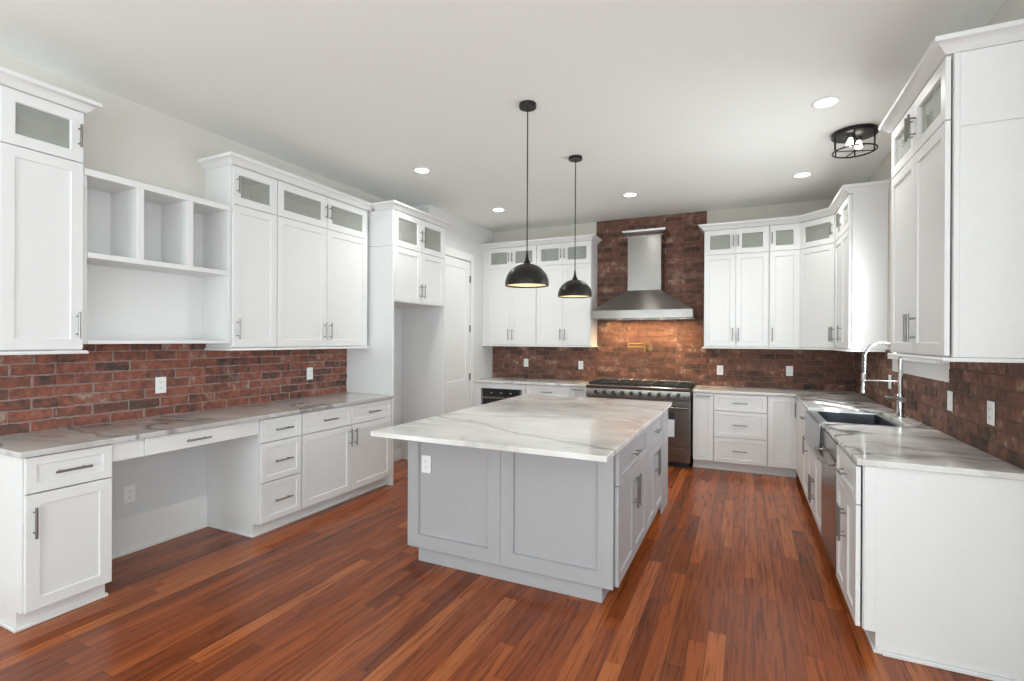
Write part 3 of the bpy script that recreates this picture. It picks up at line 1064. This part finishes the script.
# ------------------------------------------------------------------ right run: base
RBF = 0.514                                # carcass front (x), doors at x = 0.51
RBD = RX - 0.02 - RBF
Y0 = 2.865
GAP[0] = 0.008
SK0, SK1 = 4.045, 4.905
w = 3.43 - Y0
c = base_cab('base_cabinet', 'near white base cabinet at the peninsula end, plain panel facing the room', (RBF, 3.43, 0), R90, w, RBD, (False, True), group='right wall base cabinets')
drawer(c, 0.002, w - 0.002, 0.69, 0.874)
door(c, 0.002, w / 2, 0.104, 0.687, w / 2 - 0.035, 0.51, L=0.18)
door(c, w / 2, w - 0.002, 0.104, 0.687, w / 2 + 0.035, 0.51, L=0.18)
MB().box(w + 0.0005, w + 0.012, 0.004, 0.05, TKH, BT - 0.001).box(w + 0.0005, w + 0.008, 0.05, RBD, 0.02, BT - 0.001).build('end_panel', WHITE, c, 0.001)
MB().box(w + 0.009, w + 0.022, TKD + 0.02, RBD, 0, 0.02).build('shoe_molding', WHITE, c, 0.004)
GAP[0] = 0.004
# dishwasher
w = 4.04 - 3.435
c = thing('dishwasher', 'stainless steel dishwasher built in between the near base cabinet and the sink', 'dishwasher', (RBF, 4.04, 0), R90)
MB().box(0.003, w - 0.003, 0.003, RBD - 0.02, 0.1, BT - 0.004).build('body', SLOT, c)
MB().box(0.003, w - 0.003, -0.03, 0.002, 0.115, 0.765).build('door', STEEL, c, 0.004)
MB().box(0.003, w - 0.003, -0.026, 0.002, 0.769, 0.874).build('control_panel', STEEL, c, 0.004)
MB().cyl((0.04, -0.072, 0.735), (w - 0.04, -0.072, 0.735), 0.011, 14).cyl((0.07, -0.03, 0.735), (0.07, -0.072, 0.735), 0.008).cyl((w - 0.07, -0.03, 0.735), (w - 0.07, -0.072, 0.735), 0.008).build('handle', STEEL, c)
MB().box(0.003, w - 0.003, 0.03, 0.04, 0.0, 0.099).build('kick_plate', BLACKM, c)
# sink cabinet
w = SK1 - SK0
c = base_cab('sink_cabinet', 'white two-door base cabinet beneath the steel apron sink', (RBF, SK1 + 0.001, 0), R90, w, RBD, group='right wall base cabinets', toe=True)
bpy.data.objects.remove([k for k in c.children if k.name.startswith('body')][0])
mb = MB()
mb.box(0, 0.018, 0, RBD, TKH, BT).box(w - 0.018, w, 0, RBD, TKH, BT).box(0.018, w - 0.018, 0, RBD, TKH, TKH + 0.018).box(0.018, w - 0.018, RBD - 0.01, RBD, TKH + 0.018, BT).box(0.018, w - 0.018, 0.0, 0.018, 0.575, 0.62)
mb.build('body', WHITE, c)
door(c, 0.002, w / 2, 0.104, 0.615, w / 2 - 0.035, 0.33, L=0.2)
door(c, w / 2, w - 0.002, 0.104, 0.615, w / 2 + 0.035, 0.33, L=0.2)
c = base_cab('base_cabinet', 'narrow white cabinet beyond the sink, small drawer over one door', (RBF, 5.345, 0), R90, 0.436, RBD, group='right wall base cabinets')
drawer(c, 0.002, 0.434, 0.702, 0.874)
door(c, 0.002, 0.434, 0.104, 0.699, 0.40, 0.58)
MB().box(-0.73, -0.001, -0.018, 0.0, TKH, BT).build('filler', WHITE, c)
MB().box(-0.73, -0.001, TKD, TKD + 0.018, 0, TKH).build('toe_kick', WHITE, c)
# L-shaped worktop, notched for the sink
poly = [(0.486, 2.84), (RX - 0.001, 2.84), (RX - 0.001, BY - 0.001), (-0.548, BY - 0.001), (-0.548, 6.055), (0.486, 6.055),
        (0.486, SK1 - 0.01), (0.988, SK1 - 0.01), (0.988, SK0 + 0.01), (0.486, SK0 + 0.01)]
ct = MB().prism(poly, 0.8845, CT).build('countertop', MARBLER, None, 0.003)
tag(ct, 'L-shaped marble countertop holding the sink and running into the right rear corner', 'countertop')

# apron-front sink
SINKM = mat('polished_steel_sink', (0.46, 0.48, 0.51), 0.3, 1.0)
SINKIN = mat('dark_reflection_basin', (0.16, 0.17, 0.19), 0.28, 1.0)  # same steel as the rim, dark reflections put into its colour
sk = thing('farmhouse_sink', 'stainless steel apron-front sink set into the right countertop', 'sink', (0.512, (SK0 + SK1) / 2, 0.63))
hw = (SK1 - SK0) / 2 - 0.012
mb = MB()


def rr(x0, x1, y0, y1, r, z, n=6):
    out = []
    for cx, cy, a0 in ((x1 - r, y1 - r, 0), (x0 + r, y1 - r, 90), (x0 + r, y0 + r, 180), (x1 - r, y0 + r, 270)):
        for k in range(n + 1):
            a = math.radians(a0 + 90 * k / n)
            out.append((cx + r * math.cos(a), cy + r * math.sin(a), z))
    return out


# rings: rim outer -> inner -> down to the basin floor
rings = [rr(-0.03, 0.472, -hw, hw, 0.02, 0.03), rr(-0.03, 0.472, -hw, hw, 0.02, 0.258), rr(-0.026, 0.470, -hw + 0.003, hw - 0.003, 0.02, 0.2625),
         rr(0.028, 0.452, -hw + 0.028, hw - 0.028, 0.03, 0.2625), rr(0.034, 0.446, -hw + 0.034, hw - 0.034, 0.03, 0.256)]
mb.ring_stack(rings, True, False)
mb.build('rim', SINKM, sk)
rings = [rr(0.034, 0.446, -hw + 0.034, hw - 0.034, 0.03, 0.2555), rr(0.036, 0.444, -hw + 0.036, hw - 0.036, 0.03, 0.06), rr(0.06, 0.42, -hw + 0.06, hw - 0.06, 0.05, 0.038)]
MB().ring_stack(rings, False, True).build('basin', SINKIN, sk)
mb = MB()                                  # apron face with rounded lower corners
pts = []
r = 0.07
for cy, a0 in ((hw - r, 270), (-hw + r, 180)):
    for k in range(9):
        a = math.radians((a0 + 90 - 90 * k / 8) if False else a0 + 90 * (8 - k) / 8 - 0)
        pts.append((cy + r * math.cos(a), 0.0 + r + r * math.sin(a)))
ap = [(-hw, 0.255), (hw, 0.255)] + pts
A = [mb.bm.verts.new((-0.046, y, z)) for y, z in ap]
B = [mb.bm.verts.new((-0.031, y, z)) for y, z in ap]
mb.bm.faces.new(A)
mb.bm.faces.new(B[::-1])
for i in range(len(ap)):
    j = (i + 1) % len(ap)
    mb.bm.faces.new((A[i], A[j], B[j], B[i]))
mb.build('apron', SINKM, sk, 0.006)
MB().lathe([(0, 0.0), (0.04, 0.0), (0.045, 0.004), (0.03, 0.006), (0.0, 0.003)], (0.24, 0, 0.038), 24).build('drain', STEEL, sk)

# spring faucet
CHROME = mat('chrome', (0.62, 0.63, 0.64), 0.12, 1.0)
fc = thing('faucet', 'tall chrome spring faucet with pull-down head behind the apron sink', 'faucet', (1.045, 4.555, CT), 0)
MB().lathe([(0, 0), (0.034, 0), (0.034, 0.006), (0.026, 0.012), (0.026, 0.0125), (0.0, 0.0125)], (0, 0, 0), 28).build('base', CHROME, fc)
MB().lathe([(0, 0.0125), (0.0235, 0.0125), (0.0235, 0.165), (0.019, 0.172), (0.0145, 0.18), (0.0145, 0.435), (0, 0.435)], (0, 0, 0), 24).build('body', CHROME, fc)
# lever on the near side
MB().cyl((0, -0.022, 0.135), (0, -0.06, 0.135), 0.019, 18).cyl((0, -0.05, 0.137), (-0.10, -0.055, 0.150), 0.006, 12).cyl((-0.02, -0.051, 0.139), (-0.105, -0.055, 0.151), 0.0085, 12).build('lever', NICKEL, fc)
arc = []
RA = 0.113
for k in range(25):
    a = math.pi * k / 24
    arc.append((-RA + RA * math.cos(a), -0.0, 0.435 + 1.02 * RA * math.sin(a)))
for k in range(1, 5):
    arc.append((-2 * RA, 0, 0.435 - 0.028 * k))
MB().tube(arc, 0.0075, 12).build('hose', BLACKM, fc)
# coil
def coil(path, R, r, turns, n):
    P = [Vector(p) for p in path]
    ls = [0]
    for a, b in zip(P, P[1:]):
        ls.append(ls[-1] + (b - a).length)
    tot = ls[-1]
    out = []
    for q in range(n + 1):
        s = tot * q / n
        i = max(j for j in range(len(P) - 1) if ls[j] <= s + 1e-9)
        f = (s - ls[i]) / (ls[i + 1] - ls[i])
        p = P[i].lerp(P[i + 1], f)
        d = (P[i + 1] - P[i]).normalized()
        e1 = Vector((0, 1, 0))
        e2 = d.cross(e1)
        a = 2 * math.pi * turns * q / n
        out.append(p + R * (math.cos(a) * e1 + math.sin(a) * e2))
    return out
MB().tube(coil(arc, 0.0125, 0.0024, 46, 46 * 10), 0.0026, 6).build('spring', CHROME, fc)
MB().lathe([(0, 0.0), (0.023, 0.0), (0.025, 0.012), (0.019, 0.045), (0.0165, 0.06), (0.0165, 0.15), (0.013, 0.16), (0, 0.16)], (-2 * RA, 0, 0.165), 24).build('spray_head', CHROME, fc)
MB().cyl((-0.012, 0, 0.265), (-2 * RA + 0.015, 0, 0.265), 0.0055, 12).torus((-2 * RA, 0, 0.265), 0.0195, 0.005, 24, 8).build('docking_arm', CHROME, fc)

# ------------------------------------------------------------------ island
IX0, IX1, IY0, IY1 = -2.038, -0.652, 2.70, 4.69
isl = thing('island_cabinet', 'large light grey kitchen island with recessed panels under pale marble', 'island', ((IX0 + IX1) / 2, IY0, 0), 0)
ix = (IX1 - IX0) / 2
D = IY1 - IY0
MB().box(-ix + 0.001, ix - 0.001, 0.023, D - 0.02, TKH, BT).build('body', GRAY, isl)
mid = -1.346 - (IX0 + IX1) / 2
for x0, x1 in ((-ix, mid), (mid, ix)):
    MB().shaker(x0 + 0.0008, x1 - 0.0008, TKH, BT, 0.022, 0.086, 0.019, 0.022).build('front_panel', GRAY, isl)
MB().box(-ix + 0.068, ix - 0.068, 0.032, D - 0.08, 0, TKH).build('toe_kick', GRAY, isl, 0.001)
# right side: drawers and doors face +x
side = bpy.data.objects.new('door_side', None)
COL.objects.remove if False else None
bpy.data.objects.remove(side)


def island_front(kind, y0, y1, z0, z1, hy, hz, L=0.155):
    """front on the +x side built in a frame turned by 90 degrees (local x runs along +y)"""
    mb = MB().shaker(y0 + G, y1 - G, z0 + G, z1 - G, 0.02, 0.057 if kind == 'door' else 0.042, 0.009, -0.002)
    d = mb.build(kind, GRAY, isl, loc=(ix, 0, 0), rot=(0, 0, L90))
    if hy is not None:
        pull(d, (hy, hz), L, kind == 'door', -0.022)
    return d


s0, s1, s2 = 0.032, 0.90, 1.66
ZS = 0.664
island_front('drawer', s0, s1, ZS + 0.002, 0.872, (s0 + s1) / 2, 0.77)
island_front('drawer', s1, s2, ZS + 0.002, 0.872, (s1 + s2) / 2, 0.77)
m1 = (s0 + s1) / 2
island_front('door', s0, m1, 0.104, ZS, m1 - 0.034, 0.53, 0.2)
island_front('door', m1, s1, 0.104, ZS, m1 + 0.034, 0.53, 0.2)
m2 = (s1 + s2) / 2
island_front('door', s1, m2, 0.104, ZS, m2 - 0.034, 0.53, 0.2)
island_front('door', m2, s2, 0.104, ZS, m2 + 0.034, 0.53, 0.2)
mb = MB().box(ix, ix + 0.018, s2 + 0.003, D, 0.0, BT)
x = s2 + 0.04
while x < D - 0.02:
    mb.box(ix + 0.018, ix + 0.022, x, x + 0.034, 0.09, BT - 0.002)
    x += 0.04
mb.build('end_pilaster', GRAY, isl, 0.0015)
mb = MB()
mb.box(-ix, ix, D - 0.02, D, 0.0, BT)
mb.build('rear_panel', GRAY, isl, 0.001)
ct = MB().box(-2.062, -0.602, 2.362, 4.722, 0.8845, CT).build('countertop', MARBLE, None, 0.003)
tag(ct, 'big pale marble slab on the grey island with a long dark vein', 'countertop')

# ------------------------------------------------------------------ range
rg = thing('range', 'wide stainless steel gas range with ten knobs against the brick wall', 'stove', (-1.178, 6.0, 0))
rw = 0.6135
MB().box(-rw, rw, 0.03, 0.665, 0.06, 0.905).build('body', STEEL, rg, 0.003)
MB().box(-rw + 0.02, rw - 0.02, 0.055, 0.6, 0.0, 0.06).build('plinth', IRON, rg)
# bullnose front and control panel
prof = [(0.03, 0.775), (-0.018, 0.782), (-0.022, 0.80), (-0.012, 0.885), (-0.02, 0.9), (-0.022, 0.92), (-0.012, 0.93), (0.03, 0.93)]
mb = MB()
A = [mb.bm.verts.new((-rw, y, z)) for y, z in prof]
B = [mb.bm.verts.new((rw, y, z)) for y, z in prof]
mb.bm.faces.new(A); mb.bm.faces.new(B[::-1])
for i in range(len(prof)):
    j = (i + 1) % len(prof)
    mb.bm.faces.new((A[i], A[j], B[j], B[i]))
mb.build('control_panel', STEEL, rg)
MB().box(-rw, rw, 0.03, 0.60, 0.905, 0.922).build('cooktop', IRON, rg)
MB().box(-rw, rw, 0.60, 0.665, 0.905, 0.965).build('back_trim', STEEL, rg, 0.004)
for k in range(4):
    x0 = -rw + 0.015 + k * (2 * rw - 0.03) / 4
    x1 = x0 + (2 * rw - 0.03) / 4 - 0.006
    mb = MB()
    for y in (0.045, 0.58):
        mb.box(x0, x1, y, y + 0.014, 0.922, 0.955)
    mb.box(x0, x0 + 0.014, 0.045, 0.594, 0.922, 0.955).box(x1 - 0.014, x1, 0.045, 0.594, 0.922, 0.955)
    for y in (0.12, 0.185, 0.25, 0.315, 0.38, 0.445, 0.51):
        mb.box(x0 + 0.014, x1 - 0.014, y, y + 0.011, 0.942, 0.955)
    xm = (x0 + x1) / 2
    mb.box(xm - 0.006, xm + 0.006, 0.05, 0.59, 0.938, 0.956)
    mb.build('grate', IRON, rg, 0.002)
    for y in (0.185, 0.45):
        MB().lathe([(0, 0.922), (0.055, 0.922), (0.05, 0.932), (0.03, 0.938), (0, 0.938)], (xm, y, 0), 20).build('burner', BRASS if k == 1 else IRON, rg)
for k in range(10):
    kx = -1.66 + k * 0.1078 + 1.178
    kb = MB().lathe([(0.0, 0.0), (0.034, 0.0), (0.034, 0.006), (0.028, 0.009), (0.0, 0.009)], n=24).build('knob', STEEL, rg, loc=(kx, -0.017, 0.840), rot=(math.radians(84), 0, 0))
    MB().lathe([(0.0, 0.009), (0.021, 0.009), (0.024, 0.014), (0.0225, 0.036), (0.019, 0.040), (0.0, 0.040)], n=24).box(-0.004, 0.004, -0.019, 0.019, 0.036, 0.047).build('grip', mat('dark_knob_grip', (0.03, 0.027, 0.025), 0.3, 0.6) if k == 0 else bpy.data.materials['dark_knob_grip'], kb)
for x in (0.555, 0.59):
    MB().lathe([(0.0, 0.0), (0.009, 0.0), (0.009, 0.012), (0.0, 0.014)], n=16).build('switch', BLACKM, rg, loc=(x, -0.017, 0.826), rot=(math.radians(84), 0, 0))
for x0, x1 in ((-rw + 0.004, 0.148), (0.152, rw - 0.004)):
    d = MB().box(x0, x1, -0.012, 0.029, 0.245, 0.77).build('oven_door', STEEL, rg, 0.004)
    if x0 < 0:
        MB().box(x0 + 0.06, x1 - 0.06, -0.0135, -0.0125, 0.33, 0.62).build('window', BGLASS, d)
    MB().cyl((x0 + 0.02, -0.062, 0.70), (x1 - 0.02, -0.062, 0.70), 0.013, 16).cyl((x0 + 0.05, -0.012, 0.70), (x0 + 0.05, -0.062, 0.70), 0.010).cyl((x1 - 0.05, -0.012, 0.70), (x1 - 0.05, -0.062, 0.70), 0.010).build('handle', STEEL, d)
    if x0 > 0:
        MB().box(x0 + 0.14, x0 + 0.29, -0.0155, -0.0125, 0.36, 0.56).build('label', PAPER, d)
        MB().box(x0 + 0.14, x0 + 0.29, -0.0155, -0.0125, 0.561, 0.645).build('label', INK, d)
MB().box(-rw + 0.004, rw - 0.004, -0.006, 0.029, 0.065, 0.238).build('lower_panel', STEEL, rg, 0.004)

# ------------------------------------------------------------------ range hood
hd = thing('range_hood', 'stainless steel pyramid range hood on the brick chimney wall', 'hood', (-1.155, 6.08, 0))
hwid, hdep = 0.605, BY - 0.022 - 6.08
z0, z1, z2, z3 = 1.748, 1.848, 2.105, 2.80
mb = MB()                                  # hollow canopy: rim band open below
t = 0.02
mb.box(-hwid, hwid, 0, t, z0, z1).box(-hwid, -hwid + t, t, hdep, z0, z1).box(hwid - t, hwid, t, hdep, z0, z1).box(-hwid + t, hwid - t, hdep - t, hdep, z0, z1)
mb.build('rim_band', STEEL, hd, 0.002)
cw, cy0 = 0.208, 0.265
mb = MB()
mb.ring_stack([[(-hwid, 0, z1 + 0.0005), (hwid, 0, z1 + 0.0005), (hwid, hdep, z1 + 0.0005), (-hwid, hdep, z1 + 0.0005)],
               [(-cw - 0.012, cy0 - 0.012, z2), (cw + 0.012, cy0 - 0.012, z2), (cw + 0.012, hdep, z2), (-cw - 0.012, hdep, z2)]])
mb.build('canopy', STEEL, hd, 0.002)
MB().box(-cw, cw, cy0, hdep, z2 + 0.0005, z3).build('chimney', STEEL, hd, 0.004)
hc = [(0.0, z3 - 0.02), (0.012, z3 - 0.02), (0.016, z3), (0.035, z3 + 0.025), (0.055, z3 + 0.04), (0.058, z3 + 0.065), (0.0, z3 + 0.065)]
MB().sweep([(-cw - 0.001, hdep), (-cw - 0.001, cy0 - 0.001), (cw + 0.001, cy0 - 0.001), (cw + 0.001, hdep)], hc).build('crown', STEEL, hd)
MB().box(-hwid + t, hwid - t, t, hdep - t, z0 + 0.088, z0 + 0.096).build('baffle', STEEL, hd)
for k in range(4):
    x = -0.42 + k * 0.28
    MB().lathe([(0, 0), (0.032, 0), (0.032, 0.01), (0, 0.01)], (x, 0.36, z0 + 0.0775), 20).build('lamp', HOODBULB, hd)
    ld = bpy.data.lights.new('hood_lamp_light', 'SPOT')
    ld.energy = 20
    ld.color = (1.0, 0.68, 0.33)
    ld.spot_size = math.radians(125)
    ld.spot_blend = 0.7
    ld.shadow_soft_size = 0.04
    lo = bpy.data.objects.new('hood_lamp_light', ld)
    COL.objects.link(lo)
    lo.location = (-1.155 + x, 6.08 + 0.36, z0 + 0.068)
    lo.rotation_euler = (math.radians(14), 0, 0)

# pot filler
pf = thing('pot_filler', 'slim brass pot filler tap on the brick above the range', 'faucet', (-1.13, BY - 0.022, 1.40))
MB().lathe([(0, 0), (0.03, 0), (0.03, 0.008), (0.014, 0.012), (0.014, 0.05), (0, 0.05)], n=24).build('flange', BRASS, pf, rot=(math.radians(90), 0, 0), loc=(0, 0, -0.04))
MB().cyl((0, -0.05, -0.065), (0, -0.05, 0.055), 0.011, 14).cyl((0, -0.05, 0.03), (-0.27, -0.075, 0.03), 0.008, 12).cyl((-0.27, -0.075, 0.045), (-0.27, -0.075, -0.015), 0.011, 12).build('arm', BRASS, pf)
MB().cyl((-0.27, -0.078, -0.005), (-0.05, -0.11, -0.005), 0.008, 12).cyl((-0.05, -0.11, 0.005), (-0.05, -0.11, -0.075), 0.009, 12).build('spout', BRASS, pf)
MB().box(-0.006, 0.006, -0.10, -0.061, -0.045, -0.035).build('valve', BRASS, pf, 0.002)

# ------------------------------------------------------------------ outlets and switches
def outlet(label, loc, rz, kind='outlet', w=0.072, h=0.116, group='wall outlets'):
    o = thing('wall_outlet' if kind == 'outlet' else 'light_switch', label, kind if kind == 'outlet' else 'switch', loc, rz, group)
    MB().box(-w / 2, w / 2, -0.006, 0.0, -h / 2, h / 2).build('cover_plate', PLASTIC, o, 0.002)
    if kind == 'outlet':
        for z in (-0.021, 0.021):
            r = MB().ring_stack([[(x, y, zz) for x, y, zz in [(0.0165 * max(-1, min(1, 1.25 * math.cos(a))), yy, z + 0.014 * max(-1, min(1, 1.25 * math.sin(a)))) for a in [2 * math.pi * k / 20 for k in range(20)]]] for yy in (-0.0062, -0.0078)]).build('receptacle', PLASTIC, o)
            MB().box(-0.008, -0.006, -0.0083, -0.0079, z - 0.003, z + 0.006).box(0.006, 0.008, -0.0083, -0.0079, z - 0.003, z + 0.006).box(-0.002, 0.002, -0.0083, -0.0079, z - 0.009, z - 0.005).build('slot', SLOT, r)
    else:
        MB().box(-0.017, 0.017, -0.0085, -0.0061, -0.034, 0.034).build('rocker', PLASTIC, o, 0.0015)
    return o


outlet('white outlet in the brick above the desk opening', (LX + 0.0195, 2.154, 1.139), L90)
outlet('white outlet in the left wall brick near the refrigerator surround', (LX + 0.0195, 3.506, 1.142), L90)
outlet('white outlet low on the grey wall inside the desk opening', (LX + 0.0025, 1.964, 0.403), L90)
outlet('white outlet on the grey island front panel, top left', (-1.897, IY0 + 0.0145, 0.655), 0)
outlet('white outlet above the built-in oven counter, farthest left on the back brick', (-2.908, BY - 0.0195, 1.143), 0)
outlet('white outlet in the back brick just left of the range', (-2.075, BY - 0.0195, 1.128), 0)
outlet('white outlet in the back brick above the slim cabinet right of the range', (-0.281, BY - 0.0195, 1.113), 0)
outlet('white outlet in the back brick nearest the right rear corner', (0.474, BY - 0.0195, 1.124), 0)
outlet('white light switch in the right wall brick behind the faucet, under the far window casing', (RX - 0.0195, 5.10, 1.139), R90, 'switch', group='right wall switches')
outlet('white light switch in the right wall brick beside the window apron', (RX - 0.0195, 3.754, 1.126), R90, 'switch', group='right wall switches')
outlet('white outlet in the right wall brick under the big near cabinet', (RX - 0.0195, 3.216, 1.125), R90)

# ------------------------------------------------------------------ pendants
def pendant(label, x, y, rim):
    p = thing('pendant_lamp', label, 'lamp', (x, y, rim), 0, 'pendants over the island')
    top = CZ - rim
    MB().lathe([(0, top - 0.028), (0.058, top - 0.028), (0.06, top - 0.024), (0.06, top - 0.0005), (0, top - 0.0005)], n=36).build('canopy', BLACKM, p)
    MB().cyl((0, 0, 0.235), (0, 0, top - 0.028), 0.0042, 10).build('cord', BLACKM, p)
    R = 0.152
    outp, inp = [], []
    for k in range(19):
        a = math.pi / 2 * k / 18
        outp.append((R * math.cos(a), 0.012 + 0.143 * math.sin(a)))
    outp[-1] = (0.012, 0.155)
    prof = [(R - 0.002, 0.0), (R, 0.002)] + outp + [(0.010, 0.151)] + [(r * 0.975, z - 0.004) for r, z in outp[:-1]][::-1]
    prof = prof + [(R - 0.006, 0.0)]
    MB().lathe(prof, n=56, closed_prof=True).build('shade', BRONZE, p)
    lin = [(0.144 * math.cos(math.pi / 2 * k / 14), 0.010 + 0.133 * math.sin(math.pi / 2 * k / 14)) for k in range(15)]
    lin[-1] = (0.012, 0.143)
    MB().lathe([(r - 0.0015, z) for r, z in lin] + [(r, z + 0.0015) for r, z in lin[::-1]], n=56, closed_prof=True).build('lining', SHADEIN, p)
    MB().lathe([(0, 0.148), (0.026, 0.148), (0.024, 0.163), (0.016, 0.175), (0.010, 0.20), (0.006, 0.237), (0, 0.237)], n=24).build('stem_cap', BLACKM, p)
    b = MB().lathe([(0, 0.045), (0.018, 0.05), (0.03, 0.068), (0.03, 0.085), (0.018, 0.11), (0.013, 0.125), (0.013, 0.14), (0, 0.14)], n=24).build('bulb', BULB, p)
    return p


pendant('nearer black dome pendant lamp hanging over the island', -1.37, 3.149, 1.850)
pendant('farther black dome pendant lamp hanging over the island', -1.377, 4.239, 1.862)

# ------------------------------------------------------------------ ceiling downlights
for lb, x, y, pw in (('round recessed ceiling light in front of the refrigerator surround', -2.826, 3.949, 50),
                     ('round recessed ceiling light above the pantry door corner', -2.805, 5.544, 45),
                     ('round recessed ceiling light in front of the range hood', -1.174, 5.579, 45),
                     ('round recessed ceiling light above the right rear corner', 0.501, 5.605, 45),
                     ('round recessed ceiling light nearest the flush-mount lamp, closest to the camera', 0.492, 3.973, 50)):
    t = thing('recessed_light', lb, 'light', (x, y, CZ), 0, 'recessed ceiling lights')
    MB().lathe([(0.068, 0.0), (0.088, -0.0005), (0.09, -0.005), (0.07, -0.009), (0.066, -0.004)], n=36, closed_prof=True).build('trim_ring', TRIMW, t)
    MB().lathe([(0, -0.001), (0.0655, -0.001), (0.0655, -0.004), (0, -0.005)], n=36).build('lens', CANLIGHT, t)
    ld = bpy.data.lights.new('downlight', 'SPOT')
    ld.energy = pw
    ld.color = (0.95, 0.97, 0.92)
    ld.spot_size = math.radians(150)
    ld.spot_blend = 0.9
    ld.shadow_soft_size = 0.06
    lo = bpy.data.objects.new('downlight', ld)
    COL.objects.link(lo)
    lo.location = (x, y, CZ - 0.02)

# flush-mount cage lamp
fl = thing('flush_mount_lamp', 'black cage flush-mount ceiling lamp above the sink', 'lamp', (0.765, 4.63, CZ), 0)
MB().lathe([(0, -0.0005), (0.15, -0.0005), (0.155, -0.006), (0.155, -0.03), (0.148, -0.033), (0, -0.033)], n=48).build('canopy', BLACKM, fl)
MB().torus((0, 0, -0.150), 0.145, 0.006, 48, 8).build('lower_ring', BLACKM, fl)
for k in range(6):
    a = math.pi * k / 3 + 0.35
    MB().cyl((0.148 * math.cos(a), 0.148 * math.sin(a), -0.03), (0.145 * math.cos(a), 0.145 * math.sin(a), -0.15), 0.0055, 10).build('bar', BLACKM, fl)
mb = MB()
for a in (0.3, 0.3 + math.pi / 2):
    mb.cyl((0.145 * math.cos(a), 0.145 * math.sin(a), -0.15), (-0.145 * math.cos(a), -0.145 * math.sin(a), -0.15), 0.004, 8)
mb.build('cross_bar', BLACKM, fl)
for k in range(2):
    a = 0.9 + math.pi * k
    cx, cy = 0.055 * math.cos(a), 0.055 * math.sin(a)
    MB().lathe([(0, -0.033), (0.02, -0.033), (0.02, -0.06), (0, -0.06)], (cx, cy, 0), 20).build('socket', STEEL, fl)
    MB().lathe([(0, -0.06), (0.013, -0.062), (0.018, -0.075), (0.029, -0.095), (0.026, -0.115), (0.012, -0.124), (0, -0.125)], (cx, cy, 0), 20).build('bulb', COOLBULB, fl)
